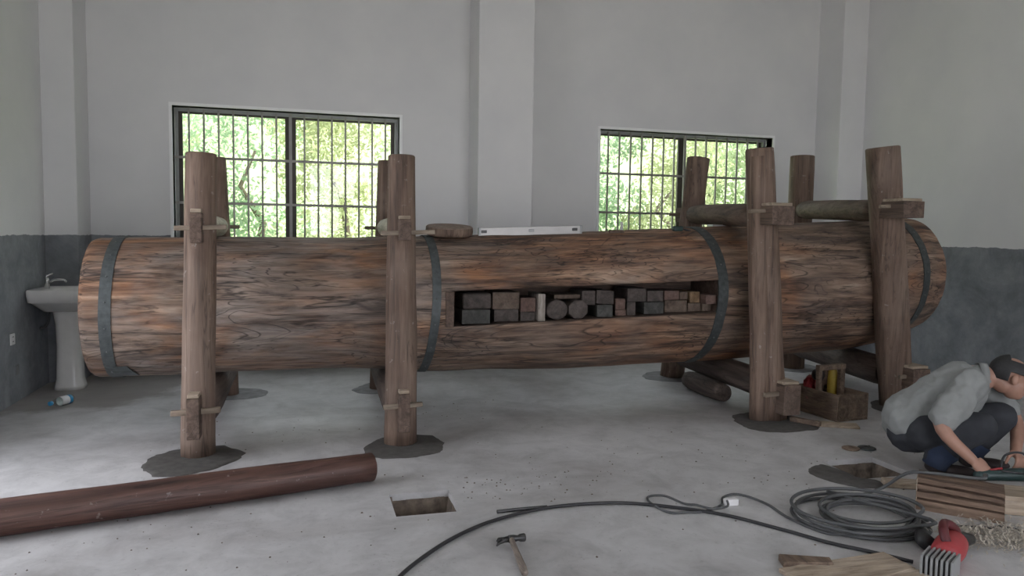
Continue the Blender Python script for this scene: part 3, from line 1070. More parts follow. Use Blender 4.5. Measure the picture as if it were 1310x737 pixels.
# short log chock lying beside the lower beam
P = [(3.300 + 0.01 * i / 8, 5.36 + 0.60 * i / 8, 0.084) for i in range(9)]
v, f = tube(P, [0.070, 0.080] + [0.083] * 5 + [0.081, 0.07], 22, wob=0.05, seed=9)
o = mesh_obj('log_chock', v, f, M['beam_low'], None, [True] * (len(f) - 2) + [False] * 2, origin=(3.24, 5.66, 0))
tag(o, 'short dark log chock lying on the floor under the press trunk', 'log')

# ------------------------------------------------------------------ things on top of the trunk
th = math.radians(83)
c = surf(1.055, th, 0.0)
nrm = Vector((0, -math.cos(th), math.sin(th)))
prof = [(0.150, 0.0), (0.172, 0.006), (0.176, 0.03), (0.174, 0.062), (0.165, 0.070), (0.10, 0.071), (0.02, 0.070)]
v, f = lathe(prof, 40)
q = Vector((0, 0, 1)).rotation_difference(nrm).to_matrix()
v = [c + nrm * 0.004 + q @ Vector(p) for p in v]
o = mesh_obj('wooden_disc', v, f, [M['post'], M['post_end']], None, [True] * 3 * 40 + [False] * (len(f) - 120), origin=c, mat_idx=[0] * 120 + [1] * (len(f) - 120))
tag(o, 'round thick brown wooden disc lying on top of the trunk', 'disc')

lv = empty('spirit_level', (1.68, 5.50, axis_z(1.68) + axis_r(1.68)))
tag(lv, 'long silver spirit level lying on top of the trunk', 'spirit level')
zb = lv.location.z


def tilt_up(vv):
    return [(p[0], p[1], p[2] + 0.040 * (p[0] - 1.68)) for p in vv]


v, f = bbox(1.275, 2.085, 5.49, 5.515, zb - 0.012, zb + 0.052, 0.003, 1)
mesh_obj('level_body', tilt_up(v), f, M['level'], lv)
for xx in (1.31, 1.68, 2.03):
    v, f = bbox(xx - 0.022, xx + 0.022, 5.487, 5.518, zb + 0.012, zb + 0.034, 0.003, 1)
    mesh_obj('vial_window', tilt_up(v), f, M['steel' if xx != 1.68 else 'alu'], lv)
for xx in (1.274, 2.078):
    v, f = bbox(xx - 0.006, xx + 0.012, 5.487, 5.518, zb - 0.013, zb + 0.054, 0.003, 1)
    mesh_obj('end_cap', tilt_up(v), f, M['alu'], lv)

sq = empty('try_square', tuple(surf(2.37, math.radians(76), 0.0)))
tag(sq, 'small try square with wooden stock on top of the trunk', 'square')
c = surf(2.37, math.radians(76), 0.0)
v, f = bbox(c.x - 0.060, c.x + 0.060, c.y - 0.014, c.y + 0.014, c.z - 0.002, c.z + 0.022, 0.002, 1)
mesh_obj('stock', v, f, M['beam'], sq)
v, f = bbox(c.x + 0.030, c.x + 0.052, c.y - 0.003, c.y + 0.003, c.z + 0.018, c.z + 0.085, 0.001, 1)
mesh_obj('blade', v, f, M['level'], sq)

c = surf(2.89, math.radians(74), 0.0)
th0 = empty('ink_line_reel', tuple(c))
tag(th0, 'small dark green reel on the trunk beside the black iron band', 'reel')
v, f = bbox(c.x - 0.045, c.x + 0.035, c.y - 0.022, c.y + 0.022, c.z - 0.002, c.z + 0.040, 0.012, 3)
mesh_obj('reel_case', v, f, M['green_tool'], th0, True)
v, f = tube([(c.x + 0.03, c.y, c.z + 0.02), (c.x + 0.07, c.y - 0.01, c.z + 0.008), (c.x + 0.10, c.y - 0.02, c.z + 0.004)], [0.008, 0.006, 0.004], 8)
mesh_obj('reel_tail', v, f, M['black_rubber'], th0, True)

for k, (x, y, lab) in enumerate(((3.36, 5.62, 'pale folded paper on the trunk under the dark cross beam'),)):
    zt = axis_z(x) + axis_r(x)
    v, f = bbox(x - 0.09, x + 0.09, y - 0.05, y + 0.05, zt - 0.004, zt + 0.012, 0.004, 1)
    o = mesh_obj('folded_paper', v, f, M['plastic_white'], origin=(x, y, zt))
    tag(o, lab, 'paper')

# ------------------------------------------------------------------ mortar collars round the post feet
def patch(name, pts, h, mat, lab, seed, hole=None):
    C = catmull([(p[0], p[1], 0) for p in pts], 10, True)
    cx_ = sum(p.x for p in C) / len(C)
    cy_ = sum(p.y for p in C) / len(C)
    n = len(C)
    V, F = [], []
    outer = []
    for p in C:
        d = Vector((p.x - cx_, p.y - cy_, 0))
        d *= 1 + 0.09 * noise.noise(Vector((p.x * 9, p.y * 9, seed))) + 0.04 * noise.noise(Vector((p.x * 30, p.y * 30, seed)))
        outer.append(Vector((cx_, cy_, 0)) + d)
    for s, z in ((1.0, 0.0005), (0.97, h * 0.6), (0.88, h), (0.55, h * 1.15), (0.25, h * 1.3)):
        for p in outer:
            q = Vector((cx_, cy_, 0)).lerp(p, s)
            V.append((q.x, q.y, z + (0.4 * h * noise.noise(Vector((q.x * 14, q.y * 14, seed))) if z > 0.002 else 0)))
    for i in range(4):
        for k in range(n):
            k2 = (k + 1) % n
            F.append((i * n + k, i * n + k2, (i + 1) * n + k2, (i + 1) * n + k))
    F.append(tuple(4 * n + k for k in range(n)))
    o = mesh_obj(name, V, F, mat, smooth=True, origin=(cx_, cy_, 0))
    return tag(o, lab, 'mortar', 'mortar collars round the post feet')


patch('mortar_patch', [(-0.869, 4.555), (-0.836, 4.85), (-0.533, 4.94), (-0.349, 4.781), (-0.388, 4.595), (-0.572, 4.40), (-0.77, 4.40)], 0.008, M['mortar'], 'dark wet mortar round the foot of the leftmost front post', 1)
patch('mortar_patch', [(0.371, 4.671), (0.505, 4.898), (0.816, 4.908), (0.851, 4.62), (0.711, 4.45), (0.412, 4.47)], 0.008, M['mortar'], 'dark wet mortar round the foot of the post by the disc', 2)
patch('mortar_patch', [(3.10, 4.90), (3.33, 5.03), (3.60, 4.85), (3.55, 4.50), (3.20, 4.45), (3.04, 4.60)], 0.008, M['mortar'], 'dark mortar round the foot of the front post beside the tool box', 3)
patch('mortar_patch', [(4.38, 4.90), (4.60, 5.18), (4.86, 5.05), (4.80, 4.72), (4.44, 4.66)], 0.008, M['mortar'], 'dark mortar round the foot of the rightmost front post', 4)
patch('mortar_patch', [(-0.85, 6.42), (-0.62, 6.75), (-0.30, 6.62), (-0.34, 6.34), (-0.66, 6.28)], 0.006, M['mortar_dry'], 'dry grey mortar round the rear post foot at far left', 5)
patch('mortar_patch', [(0.40, 6.45), (0.60, 6.75), (0.92, 6.62), (0.88, 6.34), (0.55, 6.28)], 0.006, M['mortar_dry'], 'dry grey mortar round the rear post foot behind the post by the disc', 6)
patch('mortar_patch', [(3.12, 6.45), (3.35, 6.78), (3.70, 6.66), (3.68, 6.34), (3.35, 6.24)], 0.006, M['mortar_dry'], 'dry grey mortar round the rear post foot behind the log chock', 7)
patch('mortar_patch', [(4.66, 6.66), (4.88, 6.98), (5.20, 6.86), (5.16, 6.54), (4.85, 6.44)], 0.006, M['mortar_dry'], 'dry grey mortar round the rear post foot above the tool box', 8)
o = patch('mortar_patch', [(2.86, 3.70), (2.98, 3.76), (3.015, 3.60), (3.02, 3.46), (3.10, 3.40), (3.04, 3.32), (2.90, 3.36), (2.80, 3.55)], 0.010, M['mortar'], 'dark mortar heaped along the edge of the pit near the man', 9)
o['group'] = 'mortar beside the pit'

# crumbs of mortar and chips strewn over the floor
rng = random.Random(21)
V, F = [], []
for (cx_, cy_, sx_, sy_, n_) in ((1.1, 3.85, 0.22, 0.16, 60), (0.95, 5.6, 0.25, 0.2, 26), (2.0, 3.9, 0.9, 0.5, 70), (-0.6, 3.5, 0.6, 0.35, 70), (-0.1, 5.2, 0.5, 0.3, 30), (2.6, 3.4, 0.6, 0.4, 60)):
    for _ in range(n_):
        x, y = cx_ + rng.gauss(0, sx_), cy_ + rng.gauss(0, sy_)
        if PIT1[0] - 0.02 < x < PIT1[1] + 0.02 and PIT1[2] - 0.02 < y < PIT1[3] + 0.02 or PIT2[0] - 0.02 < x < PIT2[1] + 0.02 and PIT2[2] - 0.02 < y < PIT2[3] + 0.02:
            continue
        r_ = rng.uniform(0.002, 0.0065)
        k = len(V)
        a0 = rng.uniform(0, 6.28)
        for q in range(5):
            a = a0 + 2 * PI * q / 5
            V.append((x + r_ * math.cos(a) * rng.uniform(0.7, 1.3), y + r_ * math.sin(a) * rng.uniform(0.7, 1.3), 0.0))
        V.append((x, y, r_ * 0.9))
        F += [(k + q, k + (q + 1) % 5, k + 5) for q in range(5)]
tag(mesh_obj('floor_crumbs', V, F, M['pit'], origin=(1.0, 4.0, 0)), 'dark crumbs of mortar and dirt strewn over the concrete floor', 'crumbs', kind='stuff')

# ------------------------------------------------------------------ loose pole on the floor
d = Vector((-1.30, 3.66, 0)) - Vector((0.370, 4.03, 0))
d.normalize()
a = Vector((0.360, 4.05, 0.086))
L = 2.45
P = [a + d * (L * i / 24) for i in range(25)]
R = [0.076 + 0.007 * i / 24 for i in range(25)]
P = [a - d * 0.006] + P
R = [0.068] + R
v, f = tube([Vector((p.x, p.y, 0.082)) for p in P], R, 26, wob=0.05, seed=31)
rz = math.atan2(d.y, d.x)
m = Matrix.Rotation(-rz, 4, 'Z')
pole = mesh_obj('round_pole', [m @ (Vector(p) - a) for p in v], f, [M['pole'], M['post_end']], None, [True] * (len(f) - 2) + [False] * 2, origin=(0, 0, 0), mat_idx=[0] * (len(f) - 2) + [1] * 2)
pole.location = a
pole.rotation_euler = (0, 0, rz)
tag(pole, 'long dark reddish round pole lying on the floor at lower left', 'pole')

# ------------------------------------------------------------------ wash basin in the corner
bs = empty('wash_basin', (-1.86, 7.02, 0))
tag(bs, 'white ceramic pedestal wash basin in the left corner', 'wash basin')
V, F = [], []


def rrect(cx_, cy_, hx, hy, rad, n=6):
    out = []
    for sx, sy, a0 in ((1, 1, 0), (-1, 1, PI / 2), (-1, -1, PI), (1, -1, 3 * PI / 2)):
        for k in range(n + 1):
            a = a0 + PI / 2 * k / n
            out.append((cx_ + sx * (hx - rad) + rad * math.cos(a), cy_ + sy * (hy - rad) + rad * math.sin(a)))
    return out


def loft(rings, cap0=True, cap1=True):
    V, F = [], []
    n = len(rings[0])
    for r in rings:
        V += r
    for i in range(len(rings) - 1):
        for k in range(n):
            k2 = (k + 1) % n
            F.append((i * n + k, i * n + k2, (i + 1) * n + k2, (i + 1) * n + k))
    if cap0:
        F.append(tuple(range(n))[::-1])
    if cap1:
        F.append(tuple((len(rings) - 1) * n + k for k in range(n)))
    return V, F


rings = []
for hx, hy, z, rad in ((0.14, 0.15, 0.66, 0.06), (0.20, 0.24, 0.735, 0.05), (0.215, 0.265, 0.745, 0.04), (0.22, 0.27, 0.80, 0.035), (0.22, 0.27, 0.835, 0.03), (0.215, 0.265, 0.845, 0.03), (0.19, 0.235, 0.843, 0.06)):
    rings.append([(x, y, z) for x, y in rrect(-1.905, 7.045, hx, hy, rad)])
for hx, hy, z, rad in ((0.15, 0.20, 0.825, 0.09), (0.13, 0.18, 0.76, 0.09), (0.06, 0.09, 0.715, 0.05)):
    rings.append([(x + 0.02, y, z) for x, y in rrect(-1.905, 7.045, hx, hy, rad)])
v, f = loft(rings)
mesh_obj('bowl', v, f, M['ceramic'], bs, True)
rings = []
for hx, hy, z in ((0.115, 0.115, 0.0), (0.112, 0.112, 0.03), (0.098, 0.10, 0.09), (0.090, 0.092, 0.35), (0.095, 0.10, 0.55), (0.115, 0.13, 0.70)):
    rings.append([(x, y, z) for x, y in rrect(-1.885, 7.045, hx, hy, min(hx, hy) * 0.7)])
v, f = loft(rings)
mesh_obj('pedestal', v, f, M['ceramic'], bs, True)
fa = empty('tap', (-2.03, 7.05, 0.845))
fa.parent = bs
fa.location = Vector((-2.03, 7.05, 0.845)) - bs.location
fx, fy, fz = -2.035, 7.02, 0.843
v, f = tube([(fx, fy, fz), (fx, fy, fz + 0.07), (fx, fy, fz + 0.09)], [0.020, 0.018, 0.014], 14)
mesh_obj('tap_body', v, f, M['chrome'], fa, True)
v, f = tube([(fx, fy, fz + 0.045), (fx + 0.06, fy - 0.01, fz + 0.075), (fx + 0.13, fy - 0.015, fz + 0.075), (fx + 0.15, fy - 0.015, fz + 0.055)], [0.012, 0.011, 0.010, 0.010], 10)
mesh_obj('spout', v, f, M['chrome'], fa, True)
v, f = tube([(fx, fy, fz + 0.09), (fx - 0.005, fy, fz + 0.105), (fx + 0.045, fy, fz + 0.125)], [0.012, 0.009, 0.006], 8)
mesh_obj('lever', v, f, M['chrome'], fa, True)
v, f = tube(catmull([(-2.125, 7.12, 0.50), (-2.08, 7.12, 0.52), (-2.05, 7.11, 0.60), (-2.03, 7.08, 0.70)], 6), 0.011, 8)
mesh_obj('supply_hose', v, f, M['grey_rubber'], bs, True)

for z, y, s, lab in ((0.496, 6.489, 0.043, 'white square switch plate on the left wall dado'),):
    r = empty('wall_socket', (XL, y, z))
    tag(r, lab, 'socket')
    v, f = bbox(XL, XL + 0.010, y - s, y + s, z - s, z + s, 0.003, 2)
    mesh_obj('cover_plate', v, f, M['plastic_white'], r)
    for dz in (-0.018, 0.018):
        v, f = box(XL + 0.0098, XL + 0.0106, y - 0.012, y + 0.012, z + dz - 0.003, z + dz + 0.003)
        mesh_obj('socket_slot', v, f, M['steel'], r)
v, f = bbox(XL, XL + 0.004, 6.555, 6.61, 0.205, 0.285, 0.002, 1)
o = mesh_obj('plaster_dab', v, f, M['mortar_dry'], origin=(XL, 6.58, 0.245))
tag(o, 'small pale plaster dab on the dado below the switch plate', 'plaster')

# plastic water bottle lying near the basin
bt = empty('water_bottle', (-1.74, 6.40, 0.0))
tag(bt, 'clear plastic water bottle with blue cap lying on the floor', 'bottle')
a = Vector((-1.83, 6.25, 0.034))
d = Vector((0.60, 1.0, 0)).normalized()


def along(s):
    return a + d * s


v, f = tube([along(s) for s in (0.035, 0.05, 0.075, 0.10, 0.19, 0.215, 0.225)], [0.013, 0.015, 0.030, 0.033, 0.033, 0.032, 0.024], 18)
mesh_obj('bottle_body', v, f, M['clear'], bt, True)
v, f = tube([along(s) for s in (0.105, 0.107, 0.170, 0.172)], [0.0335, 0.0342, 0.0342, 0.0335], 18, cap=False)
mesh_obj('bottle_label', v, f, M['plastic_white'], bt, True)
v, f = tube([along(s) for s in (0.171, 0.173, 0.198, 0.20)], [0.0335, 0.0345, 0.0345, 0.0335], 18, cap=False)
mesh_obj('label_stripe', v, f, M['blue'], bt, True)
v, f = tube([along(s) for s in (0.012, 0.014, 0.034, 0.036)], [0.014, 0.017, 0.017, 0.014], 16)
mesh_obj('bottle_cap', v, f, M['blue'], bt, True)

# ------------------------------------------------------------------ open wooden tool box
tb = empty('tool_box', (3.92, 4.82, 0))
tag(tb, 'open wooden carpenter tool box with a raised handle on the floor', 'tool box')
ang = math.radians(6)
BW, BL, BH, BT = 0.30, 0.46, 0.20, 0.018


def tbx(vf):
    return [tuple(Matrix.Rotation(ang, 3, 'Z') @ Vector(p) + Vector((3.915, 4.86, 0))) for p in vf[0]], vf[1]


for nm, bb in (('bottom_board', (-BW / 2, BW / 2, -BL / 2, BL / 2, 0.0, 0.015)), ('side_board', (-BW / 2, -BW / 2 + BT, -BL / 2, BL / 2, 0.015, BH)), ('side_board', (BW / 2 - BT, BW / 2, -BL / 2, BL / 2, 0.015, BH)),
               ('end_board', (-BW / 2 + BT, BW / 2 - BT, -BL / 2, -BL / 2 + BT, 0.015, BH)), ('end_board', (-BW / 2 + BT, BW / 2 - BT, BL / 2 - BT, BL / 2, 0.015, BH)),
               ('handle_upright', (-BW / 2 + BT, -BW / 2 + BT + 0.035, -0.015, 0.02, 0.10, 0.37)), ('handle_upright', (BW / 2 - BT - 0.05, BW / 2 - BT, -0.015, 0.02, 0.10, 0.37)), ('handle_bar', (-BW / 2 + BT, BW / 2 - BT, -0.02, 0.025, 0.345, 0.385))):
    v, f = tbx(bbox(*bb, 0.004, 1))
    mesh_obj(nm, v, f, M['tool_wood'], tb)
for nm, vf, mt, lab, cat in (
        ('hand_plane', bbox(0.03, 0.085, -0.19, 0.02, 0.017, 0.09, 0.010, 2), 'beam', 'dark wooden hand plane inside the tool box', 'plane'),
        ('glue_bottle', tube([(0.09, 0.075, 0.02), (0.09, 0.075, 0.10), (0.09, 0.07, 0.30), (0.09, 0.07, 0.335), (0.09, 0.07, 0.36)], [0.03, 0.036, 0.036, 0.028, 0.012], 16), 'yellow', 'yellow plastic bottle standing in the tool box', 'bottle'),
        ('wood_mallet', tube([(0.035, 0.16, 0.02), (0.06, 0.15, 0.20), (0.10, 0.13, 0.25), (0.115, 0.125, 0.31)], [0.016, 0.018, 0.05, 0.045], 14), 'tool_wood', 'brown wooden mallet standing in the tool box', 'mallet'),
        ('cloth_rag', ellipsoid((-0.06, 0.13, 0.20), (0.055, 0.07, 0.09)), 'red', 'red rag stuffed into the back of the tool box', 'rag'),
        ('tape_roll', tube([(-0.075, 0.03, 0.30), (-0.075, 0.075, 0.30)], [0.045, 0.045], 20), 'steel', 'black tape roll hung on the tool box handle', 'tape')):
    v, f = tbx(vf)
    if nm == 'cloth_rag':
        v = [tuple(Vector(p) * (1 + 0.03 * noise.noise(Vector(p) * 30))) for p in v]
    c = Vector((0, 0, 0))
    for p in v:
        c += Vector(p)
    c /= len(v)
    o = mesh_obj(nm, v, f, M[mt], None, nm != 'hand_plane', origin=c)
    tag(o, lab, cat)

# offcuts beside the tool box
for k, (vf, loc, rz_, lab) in enumerate(((bbox(-0.02, 0.02, -0.11, 0.11, 0.0, 0.035, 0.004, 1), (3.505, 4.60, 0.0095), 0.5, 'short wooden stick leaning on the mortar by the tool box'),
                                        (bbox(-0.16, 0.16, -0.06, 0.06, 0.0, 0.018, 0.004, 1), (3.70, 4.53, 0.0), -0.5, 'flat pale offcut on the floor before the tool box'))):
    v, f = xform(vf, loc, (0, 0, rz_))
    tag(mesh_obj('wood_offcut', v, f, M['tool_wood' if k == 0 else 'fresh'], origin=loc), lab, 'offcut')

# two small discs beside the pit
for (x, y, mt, lab) in ((3.395, 3.995, 'tool_wood', 'small brown sanding disc on the floor behind the pit'), (3.50, 3.975, 'iron', 'small black grinding disc on the floor behind the pit')):
    v, f = lathe([(0.050, 0.0), (0.055, 0.003), (0.055, 0.009), (0.050, 0.012), (0.02, 0.012), (0.012, 0.008)], 24, (x, y, 0.0005))
    tag(mesh_obj('grinding_disc', v, f, M[mt], origin=(x, y, 0)), lab, 'disc')

# ------------------------------------------------------------------ claw hammer
hm = empty('claw_hammer', (0.87, 2.98, 0))
tag(hm, 'claw hammer with steel head and wooden handle lying on the floor', 'hammer')
HA = Vector((0.868, 3.062, 0.030))
hd = Vector((-0.028, -0.300, 0)).normalized()
hx = Vector((0.995, 0.02, 0)).normalized()
P = [HA + hd * s + Vector((0, 0, -0.012 * s / 0.3)) for s in (-0.018, 0.0, 0.03, 0.10, 0.18, 0.26, 0.31)]
v, f = tube(P, [0.010, 0.012, 0.012, 0.012, 0.014, 0.016, 0.014], 12)
mesh_obj('handle', v, f, M['hammer_handle'], hm, True)
P = [HA + hx * s + Vector((0, 0, z)) for s, z in ((-0.012, 0), (0.012, 0), (0.030, 0), (0.040, 0), (0.060, 0), (0.064, 0))]
v, f = tube(P, [0.016, 0.016, 0.012, 0.017, 0.018, 0.015], 16)
mesh_obj('hammer_head', v, f, M['steel'], hm, True)
for s in (-1, 1):
    P = [HA + hx * -0.010, HA + hx * -0.035 + Vector((0, 0.004 * s, 0)) - hd * -0.004, HA + hx * -0.058 + hd * 0.012 + Vector((0, 0, 0.008 * s)), HA + hx * -0.070 + hd * 0.034 + Vector((0, 0, 0.010 * s))]
    v, f = tube(P, [0.014, 0.011, 0.008, 0.003], 10)
    mesh_obj('claw', v, f, M['steel'], hm, True)

# ------------------------------------------------------------------ cables
def cable(name, pts, r, mat, lab, n=8, seg=8, parent=None):
    C = catmull(pts, n)
    v, f = tube(C, r, seg)
    o = mesh_obj(name, v, f, mat, parent, True, origin=None if parent else C[0])
    if lab:
        tag(o, lab, 'cable')
    return o


def fl(L, z):
    return [(x, y, z) for x, y in L]


cable('power_cable', fl([(0.30, 2.72), (0.375, 2.881), (0.552, 3.096), (0.721, 3.246), (0.895, 3.349), (1.155, 3.432), (1.443, 3.43), (1.664, 3.356), (1.943, 3.161), (2.123, 2.92), (2.235, 2.74), (2.33, 2.635), (2.398, 2.551), (2.448, 2.485)], 0.010), 0.0085, M['black_rubber'], 'thick black cable sweeping across the floor past the hammer', 10)
# a slim steel rod lying against the cable
v, f = tube([(0.902, 3.439, 0.009), (1.02, 3.447, 0.009), (1.16, 3.452, 0.009)], [0.009, 0.008, 0.006], 8)
tag(mesh_obj('steel_rod', v, f, M['steel'], origin=(1.03, 3.44, 0)), 'short dark steel rod lying beside the black cable', 'rod')
thin = cable('extension_lead', [(2.40, 2.78, 0.022)] + fl([(2.300, 2.838), (2.249, 3.036), (2.257, 3.239), (2.198, 3.393), (2.091, 3.37), (2.019, 3.272), (1.89, 3.215), (1.809, 3.224), (1.716, 3.246), (1.687, 3.384), (1.719, 3.469), (1.804, 3.461), (1.848, 3.335)], 0.007) + fl([(1.87, 3.25), (1.92, 3.185), (2.009, 3.198), (2.055, 3.275)], 0.028), 0.006, M['grey_rubber'], 'thin grey lead looped on the floor left of the cable coil', 8)
r = empty('cable_connector', (2.075, 3.275, 0))
tag(r, 'small white cable connector at the end of the thin lead', 'connector')
v, f = bbox(2.045, 2.115, 3.26, 3.295, 0.0, 0.034, 0.006, 2)
mesh_obj('connector_body', v, f, M['plastic_white'], r)
v, f = bbox(2.113, 2.122, 3.268, 3.287, 0.008, 0.026, 0.002, 1)
mesh_obj('connector_face', v, f, M['steel'], r)
# coil
pts = []
turns = 7
nn = 26
for i in range(turns * nn + 1):
    a = 2 * PI * i / nn - 0.4
    t = i / (turns * nn)
    ph = i // nn
    rr = (0.300 - 0.120 * abs(math.sin(ph * 2.1)) * 0.9 - 0.02 * math.sin(a * 2 + ph))
    ox, oy = 0.03 * math.sin(ph * 1.7), 0.03 * math.cos(ph * 2.3)
    z = 0.010 + 0.010 * ph + 0.008 * math.sin(a * 1.0 + ph * 1.3) * (1 if ph else 0)
    pts.append((2.585 + ox + rr * 1.02 * math.cos(a), 2.93 + oy + rr * 0.92 * math.sin(a), max(z, 0.010)))
tail = [(2.512, 3.178, 0.06), (2.74, 3.20, 0.02), (3.00, 3.27, 0.03)]
sm = [pts[0]]
for i in range(1, len(pts) - 1):
    sm.append(tuple((pts[i - 1][k] + 2 * pts[i][k] + pts[i + 1][k]) / 4 for k in range(3)))
coil_end = [(2.60, 3.20, 0.05), (2.78, 3.22, 0.012), (2.93, 3.20, 0.05), (2.985, 3.10, 0.155), (3.08, 3.02, 0.172), (3.20, 2.93, 0.170), (3.30, 2.93, 0.16), (3.40, 3.02, 0.14), (3.47, 3.07, 0.118)]
C = sm[::2] + coil_end
v, f = tube(catmull(C, 4), 0.0085, 8)
tag(mesh_obj('cable_coil', v, f, M['grey_rubber'], None, True, origin=(2.585, 2.93, 0)), 'coiled dark cable on the floor running up over the grooved block', 'cable')
cable('thin_wire', fl([(2.70, 2.50), (2.763, 2.586), (2.822, 2.678), (2.858, 2.765)], 0.006) + fl([(2.90, 2.775), (3.0, 2.745), (3.10, 2.70), (3.17, 2.70), (3.22, 2.60), (3.25, 2.5)], 0.012), 0.005, M['black_rubber'], 'thin black wire bent in a sharp corner before the grooved block', 8)

# ------------------------------------------------------------------ timber being worked by the man
u = Vector((0.205, -0.218, 0)).normalized()     # along the visible long face
w = Vector((-u.y, u.x, 0))                       # away from the camera
rzb = math.atan2(u.y, u.x)
gb = empty('grooved_block', (2.965, 3.01, 0))
gb.rotation_euler = (0, 0, rzb)
gb.scale = (1.12, 1.0, 1.14)
tag(gb, 'brown timber block with deep saw grooves before the crouching man', 'timber block')


def local_obj(name, vf, mat, parent, smooth=False):
    me = bpy.data.meshes.new(name)
    me.from_pydata([tuple(p) for p in vf[0]], [], vf[1])
    me.materials.append(mat)
    if smooth:
        me.polygons.foreach_set('use_smooth', [True] * len(me.polygons))
    o = bpy.data.objects.new(name, me)
    return link(o, parent)


V, F = [], []
prof = [(0.0, 0.0), (-0.004, 0.03), (0.0, 0.045), (0.026, 0.048), (0.026, 0.056), (-0.006, 0.058), (-0.004, 0.082), (0.030, 0.084), (0.030, 0.093), (0.0, 0.096), (0.004, 0.112), (0.034, 0.113), (0.034, 0.121), (0.006, 0.124), (0.014, 0.138), (0.16, 0.142), (0.17, 0.13), (0.17, 0.0)]
n = len(prof)
LB = 0.33
for i in range(9):
    x = LB * i / 8
    for k, (y, z) in enumerate(prof):
        jit = 0.004 * noise.noise(Vector((x * 12, y * 20, z * 20)))
        V.append((x + (0.02 * (0.14 - z) if i == 8 else 0), y + jit, max(0, z + (jit if 0.01 < z else 0) - 0.012 * x / LB * (z / 0.14))))
for i in range(8):
    for k in range(n):
        k2 = (k + 1) % n
        F.append((i * n + k, (i + 1) * n + k, (i + 1) * n + k2, i * n + k2))
F.append(tuple(range(n)))
F.append(tuple(8 * n + k for k in range(n))[::-1])
local_obj('block_body', (V, F), M['block'], gb)
v, f = bbox(-0.004, 0.0005, 0.004, 0.168, 0.004, 0.138, 0.001, 1)
local_obj('end_face', (v, f), M['fresh'], gb)

tp = empty('timber_plank', (3.32, 2.86, 0))
tp.rotation_euler = (0, 0, rzb + 0.28)
tag(tp, 'thick tan timber plank on the floor at the right edge', 'plank')
v, f = bbox(-0.02, 0.80, 0.0, 0.20, 0.0, 0.095, 0.006, 2)
local_obj('plank_body', (v, f), M['fresh'], tp)
v, f = bbox(-0.024, -0.0195, 0.006, 0.194, 0.006, 0.089, 0.001, 1)
local_obj('end_face', (v, f), M['tool_wood'], tp)
lb = mesh_obj('long_board', *xform(bbox(-0.28, 0.25, -0.05, 0.05, 0, 0.03, 0.004, 1), (3.33, 3.235, 0.0), (0, 0, rzb + 0.35)), M['fresh'], origin=(3.33, 3.235, 0))
tag(lb, 'pale flat board lying between the grooved block and the man', 'board')

# pale split boards at the bottom edge
for (cx_, cy_, hl, hw, t, rz_, z0, lab) in ((2.13, 2.47, 0.27, 0.10, 0.02, 0.12, 0.0, 'wide pale split board lying at the bottom edge of the picture'), (2.00, 2.58, 0.10, 0.035, 0.03, -0.35, 0.0, 'short brown piece of board behind the wide pale one'), (2.30, 2.37, 0.22, 0.07, 0.018, -0.25, 0.0, 'narrow pale board near the red power tool')):
    V = []
    vf = bbox(-hl, hl, -hw, hw, 0, t, 0.004, 1)
    vv = [(p[0] + 0.02 * noise.noise(Vector((p[1] * 30, 3, p[0]))), p[1] * (1 - 0.35 * (p[0] / hl) * 0.5), p[2]) for p in vf[0]]
    v, f = xform((vv, vf[1]), (cx_, cy_, z0), (0, 0, rz_))
    tag(mesh_obj('split_board', v, f, M['fresh' if hl > 0.12 else 'tool_wood'], origin=(cx_, cy_, z0)), lab, 'board')

# red power planer with grey finned sole
pt = empty('power_planer', (2.53, 2.41, 0))
pt.rotation_euler = (0, 0, 0.55)
tag(pt, 'red electric planer with grey finned motor lying at the bottom right', 'power tool')
v, f = xform(tube([(-0.02, 0, 0.06), (0.02, 0, 0.062), (0.09, 0, 0.066), (0.15, 0, 0.07), (0.19, 0, 0.07)], [0.045, 0.058, 0.062, 0.056, 0.036], 20), (0, 0, 0))
local_obj('motor_housing', (v, f), M['red'], pt, True)
v, f = bbox(-0.14, -0.02, -0.06, 0.05, 0.0, 0.085, 0.012, 2)
local_obj('vented_body', (v, f), M['steel'], pt)
me = None
for k in range(7):
    y = -0.064 + 0.018 * k
    v, f = bbox(-0.150, -0.025, y, y + 0.009, 0.004, 0.096, 0.002, 1)
    local_obj('fin', (v, f), M['alu'], pt)
v, f = tube(catmull([(0.02, 0.0, 0.11), (0.05, 0.02, 0.15), (0.12, 0.03, 0.155), (0.19, 0.01, 0.12), (0.22, 0.0, 0.07)], 6), 0.019, 12)
local_obj('handle', (v, f), M['dark_red'], pt, True)
v, f = tube([(0.19, 0, 0.07), (0.26, -0.01, 0.055), (0.32, -0.03, 0.045)], [0.03, 0.034, 0.022], 14)
local_obj('nozzle', (v, f), M['steel'], pt, True)
v, f = tube([(0.16, 0.10, 0.035), (0.20, 0.13, 0.035), (0.26, 0.15, 0.035)], [0.034, 0.034, 0.03], 14)
local_obj('black_knob', (v, f), M['black_rubber'], pt, True)

